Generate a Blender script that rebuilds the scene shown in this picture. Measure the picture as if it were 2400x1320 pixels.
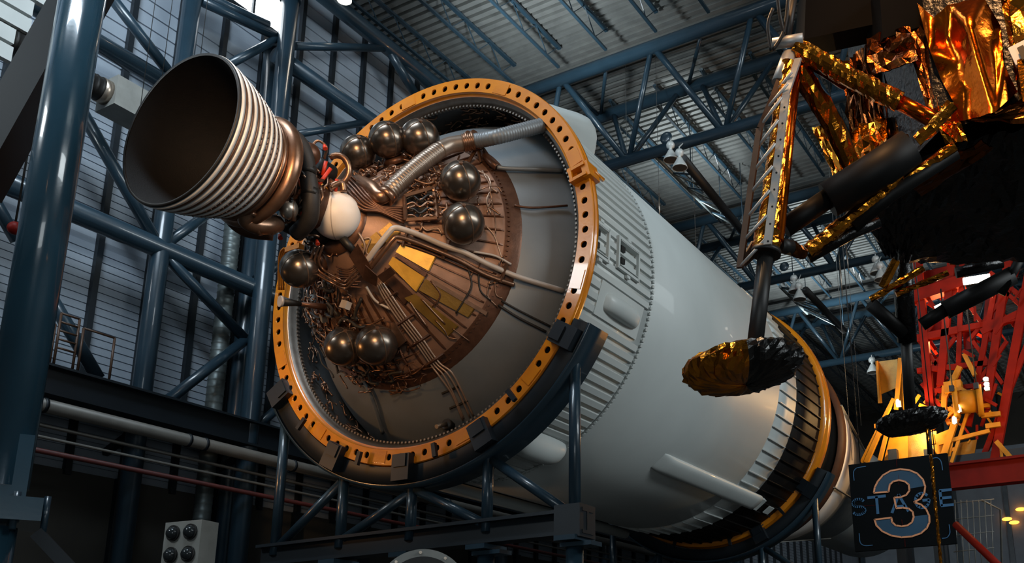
import bpy, bmesh, math, random
from math import pi, sin, cos, radians, hypot, atan2, sqrt
from mathutils import Vector, Matrix, noise
random.seed(7)
scene = bpy.context.scene
col = scene.collection
for o in list(bpy.data.objects):
    bpy.data.objects.remove(o)

# ------------------------------------------------------------------ camera
FPX, PITCH, YAW, ROLL = 2258.3, .2752, .4955, -.0158
CX, CY = 1479.7, 977.8
O = Vector((0, 0, 1.6))
Fv = Vector((-sin(YAW)*cos(PITCH), cos(YAW)*cos(PITCH), sin(PITCH)))
Rv = Vector((cos(YAW), sin(YAW), 0)); Uv = Rv.cross(Fv)
Rv, Uv = cos(ROLL)*Rv+sin(ROLL)*Uv, -sin(ROLL)*Rv+cos(ROLL)*Uv
cd = bpy.data.cameras.new('camera'); cam = bpy.data.objects.new('camera', cd); col.objects.link(cam)
cd.sensor_width = 36; cd.lens = FPX/2400*36
cd.shift_x = (1200-CX)/2400; cd.shift_y = (CY-660)/2400
cd.clip_end = 400
cam.matrix_world = Matrix(((Rv.x, Uv.x, -Fv.x, O.x), (Rv.y, Uv.y, -Fv.y, O.y), (Rv.z, Uv.z, -Fv.z, O.z), (0, 0, 0, 1)))
scene.camera = cam

# ------------------------------------------------------------------ light
scene.view_settings.view_transform = 'Standard'
scene.view_settings.look = 'None'
scene.view_settings.exposure = -0.12
scene.view_settings.gamma = 1.0
scene.view_settings.use_curve_mapping = False
w = bpy.data.worlds.new('world'); scene.world = w; w.use_nodes = True
w.node_tree.nodes['Background'].inputs[0].default_value = (.48, .64, .74, 1)
w.node_tree.nodes['Background'].inputs[1].default_value = .085

def lamp(name, kind, loc, target, energy, color, size=1.0, size_y=None, spot=60, blend=.6):
    l = bpy.data.lights.new(name, kind); l.energy = energy; l.color = color
    if kind == 'AREA':
        l.shape = 'RECTANGLE'; l.size = size; l.size_y = size_y or size
    elif kind == 'SPOT':
        l.shadow_soft_size = size; l.spot_size = radians(spot); l.spot_blend = blend
    else:
        l.shadow_soft_size = size
    o = bpy.data.objects.new(name, l); col.objects.link(o); o.location = loc
    o.rotation_euler = (Vector(target)-Vector(loc)).to_track_quat('-Z', 'Y').to_euler()
    return o
COOL = (.88, .97, 1.0); WARM = (1.0, .60, .30); AMBER = (1.0, .42, .10)
lamp('daylight_side_windows', 'AREA', (19, 12, 15), (-8, 15, 9), 4500, COOL, 20, 5)
lamp('daylight_left_windows', 'AREA', (-18.4, -5, 15.5), (-9, 8, 9), 1500, COOL, 7, 2.5)
lamp('added_wall_wash', 'AREA', (-10, 3, 19.5), (-19, 17, 15), 2100, (.74, .88, 1.0), 6, 3)  # area lamp added to lift the wall siding; no source stands there
lamp('added_deck_uplight', 'SPOT', (-13.2, 18.2, 17.2), (-13.6, 20.5, 21), 2200, COOL, .3, spot=110, blend=1)  # added in place of clerestory daylight on the deck; no such fixture
lamp('added_deck_uplight_second', 'SPOT', (-13.5, 28.5, 17.0), (-13.0, 29.5, 21), 2500, COOL, .3, spot=110, blend=1)  # added farther back to brighten the deck ribs
lamp('added_deck_uplight_third', 'SPOT', (-12.5, 41, 16.0), (-12.5, 41.5, 21), 5200, COOL, .3, spot=120, blend=1)  # added over the far bays to brighten the deck
lamp('truss_wash', 'SPOT', (-16.5, 38, 14.5), (-11.5, 46.2, 18.8), 3000, COOL, .3, spot=70, blend=1)
lamp('exhibit_spot_warm', 'SPOT', (-2.6, -.5, 9.0), (-9.85, 10.3, 8.45), 7200, WARM, 2.1, spot=21, blend=.6)
lamp('engine_spot_warm', 'SPOT', (-3.2, -.3, 8.2), (-9.9, 7.8, 8.2), 1900, WARM, .9, spot=17, blend=.6)
lamp('exhibit_spot_low', 'SPOT', (-16.2, 5.6, 5.6), (-11.8, 11.0, 6.6), 650, (1, .48, .16), .45, spot=42)
lamp('lander_spot', 'SPOT', (-.6, 3.6, 11.5), (-.9, 7.6, 6.65), 2300, (1, .5, .2), .35, spot=34)
lamp('lander_spot_high', 'SPOT', (-4.5, 6.5, 10.5), (-2.1, 7.1, 5.4), 1000, (1, .6, .28), .3, spot=40)
lamp('added_low_fill', 'AREA', (3, -4, 3.2), (-10, 8, 4.5), 260, COOL, 5, 3)  # cool fill added for the column foot and cradle posts; no doorway there
lamp('tower_spot', 'SPOT', (-1.3, 22.0, 7.5), (-3.6, 27, 10), 420, (1, .5, .16), .4, spot=60)
lamp('tower_spot_low', 'SPOT', (-1.0, 20.5, 5.5), (-4.2, 25.5, 8.5), 420, (1, .6, .22), .3, spot=70)
lamp('tower_inner_lamp', 'POINT', (-4.2, 26.9, 11.2), (-4, 26, 10), 420, (1, .5, .18), .15)
lamp('tower_base_lamp', 'POINT', (-5.2, 25.3, 8.4), (-4, 26, 10), 260, (1, .62, .25), .15)

# ------------------------------------------------------------------ unprojection on to real surfaces
C = Vector((-9.97, 11.15, 8.36))            # centre of the aft ring of the stage
def ray(x, y): return Fv+Rv*((x-CX)/FPX)-Uv*((y-CY)/FPX)
def on(x, y, ax, v):
    d = ray(x, y); return O+d*((v-O[ax])/d[ax])
def onx(q, v): return on(q[0], q[1], 0, v)
def ony(q, v): return on(q[0], q[1], 1, v)
def onz(q, v): return on(q[0], q[1], 2, v)
def dep(q, t): return O+ray(q[0], q[1])*t
def oncyl(q, r):
    d = ray(*q); o = O-C; a = d.x**2+d.z**2; b = o.x*d.x+o.z*d.z; c = o.x**2+o.z**2-r*r
    D = max(b*b-a*c, 0); return O+d*((-b-sqrt(D))/a)
CR0, CY0, CR1, CY1 = .45, 9.4, 2.15, 11.05
KC = (CR1-CR0)/(CY1-CY0)
def oncone(q, off=0.0):
    r0 = CR0+off*sqrt(1+KC*KC); d = ray(*q); o = O-C
    A = r0+(O.y-CY0)*KC; B = KC*d.y
    a = d.x**2+d.z**2-B*B; b = o.x*d.x+o.z*d.z-A*B; c = o.x**2+o.z**2-A*A
    D = max(b*b-a*c, 0)
    for t in sorted(((-b-sqrt(D))/a, (-b+sqrt(D))/a)):
        if t > 0 and A+B*t > 0: return O+d*t
def conept(th, y, off=0.0):
    r = CR0+(y-CY0)*KC; n = Vector((cos(th), -KC, sin(th))); n.normalize()
    return Vector((C.x+r*cos(th), y, C.z+r*sin(th)))+n*off
DR, DYC = 3.3, 13.55                          # tank dome
def ondome(q, off=0.0):
    c = Vector((C.x, DYC, C.z)); d = ray(*q); o = O-c; a = d.dot(d); b = o.dot(d); k = o.dot(o)-(DR+off)**2
    D = max(b*b-a*k, 0); return O+d*((-b-sqrt(D))/a)
def cylpt(th, y, r): return Vector((C.x+r*cos(th), y, C.z+r*sin(th)))

# ------------------------------------------------------------------ materials
def lin(h):
    h = h.lstrip('#'); v = [int(h[i:i+2], 16)/255 for i in (0, 2, 4)]
    return tuple(((x+.055)/1.055)**2.4 if x > .04045 else x/12.92 for x in v)+(1,)
MATS = {}
def mat(name, color, rough=.5, metal=0.0, var=.15, scale=4.0, bump=0.0, bscale=40, coat=0.0, emit=0.0, second=None, thr=(.45, .6), stretch=None, spec=.5):
    m = bpy.data.materials.new(name); m.use_nodes = True; nt = m.node_tree; bs = nt.nodes['Principled BSDF']
    c = lin(color); tc = nt.nodes.new('ShaderNodeTexCoord'); src = tc.outputs['Object']
    if stretch:
        mp = nt.nodes.new('ShaderNodeMapping'); mp.inputs['Scale'].default_value = stretch
        nt.links.new(src, mp.inputs['Vector']); src = mp.outputs[0]
    n = nt.nodes.new('ShaderNodeTexNoise'); n.inputs['Scale'].default_value = scale; n.inputs['Detail'].default_value = 6
    nt.links.new(src, n.inputs['Vector'])
    r = nt.nodes.new('ShaderNodeValToRGB'); nt.links.new(n.outputs['Fac'], r.inputs[0])
    e = r.color_ramp.elements
    if second:
        e[0].position, e[1].position = thr; e[0].color = c; e[1].color = lin(second)
    else:
        e[0].position, e[1].position = .3, .7
        e[0].color = tuple(x*(1-var) for x in c[:3])+(1,); e[1].color = tuple(min(1, x*(1+var)) for x in c[:3])+(1,)
    nt.links.new(r.outputs[0], bs.inputs['Base Color'])
    bs.inputs['Roughness'].default_value = rough; bs.inputs['Metallic'].default_value = metal
    bs.inputs['Coat Weight'].default_value = coat; bs.inputs['Specular IOR Level'].default_value = spec
    if bump:
        n2 = nt.nodes.new('ShaderNodeTexNoise'); n2.inputs['Scale'].default_value = bscale; n2.inputs['Detail'].default_value = 4
        nt.links.new(src, n2.inputs['Vector'])
        b = nt.nodes.new('ShaderNodeBump'); b.inputs['Strength'].default_value = bump; b.inputs['Distance'].default_value = .02
        nt.links.new(n2.outputs['Fac'], b.inputs['Height']); nt.links.new(b.outputs[0], bs.inputs['Normal'])
    if emit:
        bs.inputs['Emission Color'].default_value = c; bs.inputs['Emission Strength'].default_value = emit
    MATS[name] = m; return m
mat('steel_blue', '#20333f', .32, .0, .12, 2, .05, 30, coat=.3)
mat('steel_gloss', '#254150', .22, .0, .1, 2, .03, 30, coat=.6)
mat('steel_dark', '#0e171e', .5, .0, .15, 2)
mat('siding', '#8c96a1', .6, .0, .10, 1.2, .1, 25)
mat('siding_pale', '#b3b6b3', .6, 0, .08, 1.5)
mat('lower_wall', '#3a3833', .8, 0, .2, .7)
mat('deck', '#9a9d9b', .32, .7, .15, 2, .05, 20)
mat('concrete', '#2c2d2c', .55, 0, .2, .6, .1, 8)
mat('white_paint', '#b9bebc', .48, 0, .05, .8, .03, 12, coat=.08)
mat('white_bright', '#d8d2cc', .45, 0, .05, 1)
mat('black_paint', '#12100f', .6, 0, .2, 2, spec=.15)
mat('damper_black', '#0d0c0b', .55, 0, .2, 6, spec=.25)
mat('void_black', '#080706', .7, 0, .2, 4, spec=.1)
mat('orange_paint', '#d9820f', .27, .0, .10, 3, .08, 25, coat=.5, second='#c8741a', thr=(.35, .7))
mat('ring_metal', '#6c645c', .45, .6, .2, 6, .1, 40)
mat('dome_metal', '#74797c', .45, .3, .10, 1.2, .05, 25)
mat('cone_brown', '#8a6a58', .48, .3, .2, 4, .1, 40)
mat('cone_dark', '#3a261c', .6, .0, .2, 3, spec=.15)
mat('cone_olive', '#8a6a2e', .4, .5, .2, 5, .1, 40)
mat('yellow_panel', '#e0a63c', .35, .4, .15, 5, .06, 30)
mat('bronze', '#8b6a55', .32, .85, .2, 8, .05, 60)
mat('silver', '#a89a8c', .34, .85, .12, 8, .05, 60)
mat('dark_sphere', '#6c6157', .27, .9, .12, 3, .02, 60)
mat('sphere_white', '#dcd2c8', .45, 0, .04, 3, .05, 90)
mat('strap', '#5a4636', .5, .5, .2, 9)
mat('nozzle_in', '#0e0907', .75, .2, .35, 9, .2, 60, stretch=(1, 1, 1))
mat('nozzle_out', '#7d5a45', .4, .75, .25, 6, .1, 50)
mat('nozzle_band', '#dad8d4', .45, .2, .10, 6)
mat('black_rubber', '#23201e', .6, 0, .2, 10, .1, 60)
mat('red_paint', '#c8330f', .5, 0, .2, 5)
mat('brown_metal', '#5e4030', .4, .6, .25, 8, .1, 40)
mat('brass_pale', '#a58c7a', .4, .5, .1, 8)
mat('duct_metal', '#8a7b6e', .38, .7, .15, 8, .05, 60)
mat('white_pipe', '#ada298', .45, .1, .08, 6)
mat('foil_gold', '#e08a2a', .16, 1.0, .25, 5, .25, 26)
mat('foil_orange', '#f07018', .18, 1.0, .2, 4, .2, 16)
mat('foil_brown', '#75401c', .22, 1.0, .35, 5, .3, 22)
mat('foil_black', '#0d0b0a', .28, .2, .3, 6, .6, 18)
mat('strut_black', '#191817', .5, .1, .15, 8)
mat('rung_grey', '#adb0b0', .45, .4, .1, 8)
mat('gantry_red', '#7a1404', .6, .0, .2, 3, spec=.12)
mat('gantry_yellow', '#b57a1c', .5, .0, .15, 3, spec=.2)
mat('beam_red', '#5c100a', .5, 0, .2, 2, spec=.12)
mat('lamp_white', '#d8dcda', .35, .1, .05, 5)
mat('sign_black', '#06090b', .6, 0, .15, 3, spec=.1)
mat('sign_blue', '#37658a', .5, 0, .05, 3)
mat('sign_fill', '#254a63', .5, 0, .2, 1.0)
mat('sign_orange', '#f0a070', .5, 0, .05, 3)
mat('pipe_grey', '#625f59', .5, .2, .12, 4)
mat('pipe_red', '#4a140d', .6, 0, .2, 4)
mat('duct_grey', '#5c6464', .45, .5, .2, 5)
mat('rail_brown', '#4d3729', .5, .2, .2, 6)
mat('cable', '#6b6d6c', .5, .5, .1, 6)
mat('window_day', '#f4fbff', .5, 0, .02, 1, emit=7.0)
mat('work_light', '#fff0d8', .5, 0, .02, 1, emit=14.0)
mat('ember_light', '#ff9a3c', .5, 0, .02, 1, emit=4.0)
mat('glass_dark', '#2c3032', .12, .2, .1, 5)
mat('box_grey', '#8a8a85', .5, .1, .1, 5)

# ------------------------------------------------------------------ builders
LOC = {}
def tag(o, label=None, cat=None, group=None, kind=None):
    if label: o['label'] = label
    if cat: o['category'] = cat
    if group: o['group'] = group
    if kind: o['kind'] = kind
    return o
def thing(name, label, cat, loc=(0, 0, 0), group=None, kind=None):
    o = bpy.data.objects.new(name, None); col.objects.link(o); o.location = loc; o.empty_display_size = .2
    LOC[o] = Vector(loc); return tag(o, label, cat, group, kind)
def frame(d, up=Vector((0, 0, 1))):
    d = Vector(d).normalized()
    if abs(d.dot(up)) > .98: up = Vector((1, 0, 0))
    s = d.cross(up).normalized(); return s, s.cross(d).normalized(), d
class MB:
    def __init__(s): s.v = []; s.f = []; s.sm = []
    def face(s, idx, smooth=False): s.f.append(tuple(idx)); s.sm.append(smooth)
    def box(s, c, sx, sy, sz, M=None):
        b = len(s.v); c = Vector(c)
        for x in (-.5, .5):
            for y in (-.5, .5):
                for z in (-.5, .5):
                    p = Vector((x*sx, y*sy, z*sz)); s.v.append(c+(M @ p if M else p))
        for q in ((0, 1, 3, 2), (4, 6, 7, 5), (0, 4, 5, 1), (2, 3, 7, 6), (0, 2, 6, 4), (1, 5, 7, 3)): s.face([b+i for i in q])
        return s
    def beam(s, p, q, wd, ht, up=Vector((0, 0, 1))):
        p, q = Vector(p), Vector(q); a, u, d = frame(q-p, Vector(up)); b = len(s.v)
        for e in (p, q):
            for i, j in ((-1, -1), (1, -1), (1, 1), (-1, 1)): s.v.append(e+a*(i*wd/2)+u*(j*ht/2))
        for k in range(4): s.face((b+k, b+(k+1) % 4, b+4+(k+1) % 4, b+4+k))
        s.face((b+3, b+2, b+1, b)); s.face((b+4, b+5, b+6, b+7)); return s
    def ibeam(s, p, q, wd, ht, t=.03):
        p, q = Vector(p), Vector(q); a, u, d = frame(q-p)
        s.beam(p+u*(ht/2-t/2), q+u*(ht/2-t/2), wd, t); s.beam(p-u*(ht/2-t/2), q-u*(ht/2-t/2), wd, t)
        s.beam(p, q, t, ht-2*t); return s
    def tube(s, pts, r, n=10, caps=True, smooth=True, jit=0.0):
        pts = [Vector(p) for p in pts]; m = len(pts); rr = r if hasattr(r, '__len__') else [r]*m
        b = len(s.v); t0 = (pts[1]-pts[0]).normalized(); a, u, _ = frame(t0)
        for i, p in enumerate(pts):
            t = (pts[min(i+1, m-1)]-pts[max(i-1, 0)])
            t = t.normalized() if t.length > 1e-9 else t0
            a = (a-t*a.dot(t)).normalized(); u = t.cross(a)
            for k in range(n):
                g = 2*pi*k/n; q = rr[i]*(1+(random.uniform(-jit, jit) if jit else 0)); s.v.append(p+a*(cos(g)*q)+u*(sin(g)*q))
        for i in range(m-1):
            for k in range(n): s.face((b+i*n+k, b+i*n+(k+1) % n, b+(i+1)*n+(k+1) % n, b+(i+1)*n+k), smooth)
        if caps:
            s.face([b+k for k in range(n)][::-1]); s.face([b+(m-1)*n+k for k in range(n)])
        return s
    def lathe(s, prof, n=64, a0=0.0, a1=2*pi, cen=(0, 0), smooth=True):
        """prof: list of (r, y) about the y axis through cen=(x,z)"""
        full = abs(a1-a0-2*pi) < 1e-6; b = len(s.v); m = len(prof); cnt = n if full else n+1
        for k in range(cnt):
            g = a0+(a1-a0)*k/n
            for r, y in prof: s.v.append(Vector((cen[0]+r*cos(g), y, cen[1]+r*sin(g))))
        for k in range(n):
            k2 = (k+1) % cnt
            for i in range(m-1): s.face((b+k*m+i, b+k2*m+i, b+k2*m+i+1, b+k*m+i+1), smooth)
        return s
    def lathez(s, prof, n=24, c=(0, 0, 0), M=None):
        b = len(s.v); m = len(prof); c = Vector(c)
        for k in range(n):
            g = 2*pi*k/n
            for r, z in prof:
                p = Vector((r*cos(g), r*sin(g), z)); s.v.append(c+(M @ p if M else p))
        for k in range(n):
            k2 = (k+1) % n
            for i in range(m-1): s.face((b+k*m+i, b+k2*m+i, b+k2*m+i+1, b+k*m+i+1), True)
        return s
    def sphere(s, c, r, nu=32, nv=18, sc=(1, 1, 1)):
        c = Vector(c); b = len(s.v)
        for j in range(1, nv):
            f = pi*j/nv
            for k in range(nu):
                g = 2*pi*k/nu; s.v.append(c+Vector((r*sc[0]*sin(f)*cos(g), r*sc[1]*sin(f)*sin(g), r*sc[2]*cos(f))))
        s.v.append(c+Vector((0, 0, r*sc[2]))); t = len(s.v)-1; s.v.append(c-Vector((0, 0, r*sc[2]))); q = t+1
        for j in range(nv-2):
            for k in range(nu): s.face((b+j*nu+k, b+(j+1)*nu+k, b+(j+1)*nu+(k+1) % nu, b+j*nu+(k+1) % nu), True)
        for k in range(nu):
            s.face((t, b+k, b+(k+1) % nu), True); s.face((q, b+(nv-2)*nu+(k+1) % nu, b+(nv-2)*nu+k), True)
        return s
    def poly(s, pts, th=None, n=None):
        """a plate with thickness th along its normal"""
        pts = [Vector(p) for p in pts]; k = len(pts); b = len(s.v)
        if n is None: n = (pts[1]-pts[0]).cross(pts[2]-pts[0])
        n = Vector(n).normalized()*(th or .01); s.v += pts+[p+n for p in pts]
        s.face(list(range(b, b+k))[::-1]); s.face(range(b+k, b+2*k))
        for i in range(k): s.face((b+i, b+(i+1) % k, b+k+(i+1) % k, b+k+i))
        return s
    def mesh(s, name, m, off=Vector()):
        me = bpy.data.meshes.new(name); me.from_pydata([tuple(v-off) for v in s.v], [], s.f)
        me.polygons.foreach_set('use_smooth', s.sm); me.materials.append(MATS[m]); me.update(); return me
    def build(s, name, m, parent=None, label=None, cat=None, group=None, kind=None, fix=False):
        if parent is not None:
            off = LOC[parent]; me = s.mesh(name, m, off); o = bpy.data.objects.new(name, me); o.parent = parent; LOC[o] = off
        else:
            mn = Vector((min(v.x for v in s.v), min(v.y for v in s.v), min(v.z for v in s.v))); mx = Vector((max(v.x for v in s.v), max(v.y for v in s.v), max(v.z for v in s.v)))
            off = Vector(((mn.x+mx.x)/2, (mn.y+mx.y)/2, mn.z)); me = s.mesh(name, m, off); o = bpy.data.objects.new(name, me); o.location = off; LOC[o] = off
        if fix:
            bm = bmesh.new(); bm.from_mesh(me); bmesh.ops.recalc_face_normals(bm, faces=bm.faces); bm.to_mesh(me); bm.free()
        col.objects.link(o); return tag(o, label, cat, group, kind)
def inst(me, name, parent, M):
    """a piece that shares mesh data; M is its world matrix"""
    o = bpy.data.objects.new(name, me); o.parent = parent; col.objects.link(o); LOC[o] = LOC[parent]
    o.matrix_local = Matrix.Translation(-LOC[parent]) @ M; return o
def smooth_path(pts, k=6):
    pts = [Vector(p) for p in pts]; out = []
    P = [pts[0]*2-pts[1]]+pts+[pts[-1]*2-pts[-2]]
    for i in range(1, len(P)-2):
        a, b, c, d = P[i-1:i+3]
        for j in range(k):
            t = j/k; out.append(.5*((2*b)+(c-a)*t+(2*a-5*b+4*c-d)*t*t+(3*b-a-3*c+d)*t**3))
    return out+[pts[-1]]
def axM(th, y, r):
    """frame on the stage cylinder: local x tangential, y along the axis, z outwards"""
    rad = Vector((cos(th), 0, sin(th))); ax = Vector((0, 1, 0)); tan = ax.cross(rad)
    p = cylpt(th, y, r); return Matrix(((tan.x, ax.x, rad.x, p.x), (tan.y, ax.y, rad.y, p.y), (tan.z, ax.z, rad.z, p.z), (0, 0, 0, 1)))
def theta(p): return atan2(p.z-C.z, p.x-C.x)
# ================================================================== THE SETTING
XW = -19.0
MB().box((3, 30, -.15), 46, 100, .3).build('floor', 'concrete', kind='structure')
# roof deck with rolled ribs (they run across the hall)
mb = MB(); zd = 21.25; y = -14.0; prof = []
while y < 74:
    prof += [(y, zd), (y+.16, zd), (y+.18, zd+.2), (y+.26, zd+.2)]; y += .28
b = len(mb.v)
for (yy, zz) in prof: mb.v += [Vector((XW-.2, yy, zz)), Vector((26, yy, zz))]
for i in range(len(prof)-1): mb.face((2*i, 2*i+1, 2*i+3, 2*i+2))
ceiling = mb.build('ceiling', 'deck', kind='structure')
MB().box((3.4, 30, zd+.35), 45.2, 88, .2).build('roof_slab', 'steel_dark', ceiling)
# bar joists under the deck: straight chords and a bent-rod web
def joist(x, y0, y1, zt=21.12, zb=20.5, pitch=.62):
    m = MB(); m.beam((x, y0, zt), (x, y1, zt), .12, .08); m.beam((x-.03, y0, zb), (x-.03, y1, zb), .09, .07)
    j = m.build('joist', 'steel_blue', ceiling)
    m = MB(); n = int((y1-y0)/pitch); pts = [Vector((x, y0+i*pitch, zb if i % 2 else zt)) for i in range(n+1)]
    for a, c in zip(pts, pts[1:]): m.beam(a, c, .025, .025)
    m.build('joist_web', 'steel_blue', j)
for k in range(13): joist(-17.7+1.72*k, 12.0, 22.0, zb=20.45)
for k in range(16):
    joist(-17.7+1.72*k, 25.2, 32.8); joist(-17.7+1.72*k, 36.3, 44.7)
    joist(-17.7+1.72*k, 47.2, 68, pitch=1.2)
# left wall: backing, ribbed siding sheets between girts, girts
wall = MB().box((XW-.25, 28, 13.8), .3, 84, 15.6).build('wall_left', 'siding', kind='structure')
GY = [11.15+1.19*k for k in range(-13, 46)]
def sheet(y0, y1, z0, z1, pitch=.30, m='siding'):
    s = MB(); n = int((z1-z0)/pitch)
    pr = []
    for i in range(n):
        z = z0+i*pitch; pr += [(0, z), (0, z+pitch*.86), (.035, z+pitch*.90), (.035, z+pitch*.98)]
    pr.append((0, z1))
    for x, z in pr: s.v += [Vector((XW+.05-x, y0, z)), Vector((XW+.05-x, y1, z))]
    for i in range(len(pr)-1): s.face((2*i, 2*i+1, 2*i+3, 2*i+2))
    return s.mesh('siding_sheet', m)
sh = {}
for y0, y1 in zip(GY, GY[1:]):
    for z0, z1 in ((6.0, 11.05), (11.05, 14.9), (14.9, 18.0), (18.0, 21.0)):
        if z0 == 18.0 and 12.0 < (y0+y1)/2 < 15.5: z1 = 18.85
        k = (z0, z1)
        if k not in sh: sh[k] = sheet(0, 1.19, z0, z1, .17 if z0 < 11.1 else .36)
        inst(sh[k], 'siding_sheet', wall, Matrix.Translation((0, y0, 0)))
g = MB().box((0, 0, 0), .12, .13, 15.0).mesh('girt', 'steel_dark')
for y in GY:
    if 12.5 < y < 15.5: inst(MB().box((0, 0, 0), .12, .13, 12.9).mesh('girt', 'steel_dark'), 'girt', wall, Matrix.Translation((XW+.12, y, 12.35)))
    else: inst(g, 'girt', wall, Matrix.Translation((XW+.12, y, 13.4)))
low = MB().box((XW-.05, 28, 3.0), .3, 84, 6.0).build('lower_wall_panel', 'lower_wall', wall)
for y in GY[8:40:2]: MB().box((XW+.16, y, 3), .14, .3, 6.0).build('pilaster', 'steel_dark', low)
# clerestory window: bright panes behind mullions
win = thing('window_1', None, None, (XW, 14.1, 18.9), kind='structure')
for y in (12.55, 13.46, 14.37): MB().box((XW-.02, y+.44, 19.95), .04, .86, 1.95).build('pane', 'window_day', win)
mbw = MB()
for y in (12.52, 13.43, 14.34, 15.25): mbw.box((XW+.03, y, 19.95), .09, .06, 2.1)
for z in (18.92, 20.98): mbw.box((XW+.03, 13.9, z), .09, 2.8, .07)
mbw.build('window_frame', 'steel_dark', win)
# far end of the hall
wf = MB().box((3, 70, 11), 46, .3, 22).build('wall_far', 'lower_wall', kind='structure')
for k in range(12): MB().box((-17+3.4*k, 69.75, 9), 3.1, .12, 17).build('siding_panel', 'siding', wf)
for k in range(13): MB().box((-18.7+3.4*k, 69.6, 11), .3, .3, 21.5).build('column', 'steel_blue', wf)
# ================================================================== WALL FRAME (blue tubes welded together)
XF = -18.0
fr = thing('wall_frame', 'blue tubular steel frame of columns, rails and diagonal braces along the left wall', 'steel frame', (XF, 14, 0))
def fz(y): return y
for y in (-1.6, 5.2, 11.95, 18.4, 24.6, 31, 37.5, 44): 
    if y < 12 or y > 19: MB().tube([(XF, y, 0), (XF, y, 20.6)], .2, 20).build('column', 'steel_blue', fr)
c2 = MB().tube([(XF+.25, 14.5, 0), (XF+.25, 14.5, 20.6)], .22, 20).build('column', 'steel_blue', fr)
MB().tube([(XF+.25, 14.5, 19.0), (XF+.25, 14.5, 19.12)], .27, 20).build('collar', 'steel_blue', c2)
cb = MB().tube([(XF-.55, 14.72, 0), (XF-.55, 14.72, 17.9)], .2, 16).build('column', 'steel_blue', fr)
MB().tube([(XF-.55, 14.72, 17.9), (XF-.55, 14.72, 18.02)], .27, 16).build('cap_plate', 'steel_blue', cb)
def rail(z, y0, y1, r=.2, x=XF): MB().tube([(x, y0, z), (x, y1, z)], r, 18).build('rail', 'steel_blue', fr)
rail(10.95, -2, 44, .22); rail(14.85, -2, 14.4, .2); rail(17.42, 14.4, 44, .22); rail(20.2, -2, 44, .24)
def brace(p, q, r=.11, x=XF): MB().tube([onx(p, x), onx(q, x)], r, 14).build('brace', 'steel_blue', fr)
for p, q, r in (((262, -5), (398, 172), .12), ((188, 255), (374, 580), .13), ((378, 580), (505, 488), .11), ((372, 582), (572, 792), .12), ((575, 797), (385, 945), .12),
                ((-60, 390), (40, 565), .12), ((104, 672), (230, 887), .13), ((470, 2), (650, 86), .12), ((535, 152), (655, 88), .11), ((488, -6), (628, 58), .11),
                ((600, 655), (700, 590), .11), ((582, 1016), (690, 925), .11), ((690, 108), (905, 113), .11), ((690, 316), (862, 286), .10), ((912, 118), (975, 225), .14), ((905, 108), (1012, 210), .14)):
    brace(p, q, r)
# dark mezzanine edge beam in front of the frame
mz = MB().ibeam((-17.6, -3, 7.28), (-17.6, 40, 7.28), .35, .58, .045).build('mezzanine_beam', 'steel_dark', label='dark steel I-beam running level along the left wall under the railings', cat='beam')
for y in (8.2, 11.9, 14.5, 18, 21, 24): MB().beam((-17.62, y, 6.99), (-18.9, y, 6.5), .12, .14).build('bracket', 'steel_dark', mz)
mf = MB().box((-18.3, 18, 7.62), 1.3, 42, .06).build('mezzanine_deck', 'steel_dark', mz)
# brown guard rails on the mezzanine
def guard(y0, y1, z1, label, nb, step=False):
    t = thing('guard_rail', label, 'railing', (-17.5, (y0+y1)/2, 7.6), 'brown guard rails on the left mezzanine')
    for y in (y0, y1): MB().tube([(-17.5, y, 7.6), (-17.5, y, z1)], .025, 8).build('post', 'rail_brown', t)
    for i in range(nb): z = z1-i*(z1-7.75)/max(nb, 1); MB().tube([(-17.5, y0, z), (-17.5, y1, z)], .022, 8).build('rail', 'rail_brown', t)
guard(9.35, 9.72, 8.35, 'short brown guard rail panel nearest the big blue column', 5)
guard(9.80, 10.16, 8.6, 'brown guard rail panel of five bars standing mid platform', 5)
guard(10.26, 10.9, 8.45, 'tall brown hoop rail with a single top bar on the platform', 1)
# pipes below the mezzanine
p = thing('white_pipe', 'thick pale insulated pipe running along the left wall below the dark beam', 'pipe', (-17.3, 18, 6.6))
MB().tube([(-17.3, 5, 6.71), (-17.3, 38, 6.71)], .13, 16).build('pipe_run', 'pipe_grey', p)
for y in (9.6, 12.6, 13.0, 15.4, 17.9, 21, 24.5): MB().tube([(-17.3, y, 6.71), (-17.3, y+.06, 6.71)], .145, 16).build('clamp', 'steel_dark', p)
MB().tube([(-17.4, 5, 5.9), (-17.4, 38, 5.9)], .05, 10).build('red_pipe', 'pipe_red', label='thin dark red sprinkler pipe low on the left wall', cat='pipe')
MB().tube([(-17.4, 5, 6.38), (-17.4, 13, 6.36), (-17.4, 38, 6.30)], .035, 8).build('thin_pipe', 'pipe_grey', label='thin grey conduit running just below the thick pale pipe', cat='pipe')
MB().tube([(-17.45, 5, 6.18), (-17.45, 38, 6.12)], .03, 8).build('lower_conduit', 'pipe_grey', label='lower thin grey conduit between the pale pipe and the red pipe', cat='pipe')
# upright spiral duct
sd = []; rr = []
z = 3.0
while z < 13.6:
    sd += [(-18.48, 14.06, z), (-18.48, 14.06, z+.03), (-18.48, 14.06, z+.05), (-18.48, 14.06, z+.16)]; rr += [.19, .205, .19, .19]; z += .18
MB().tube(sd, rr, 18).build('spiral_duct', 'duct_grey', label='upright grey spiral air duct between the blue columns on the left wall', cat='duct')
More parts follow.
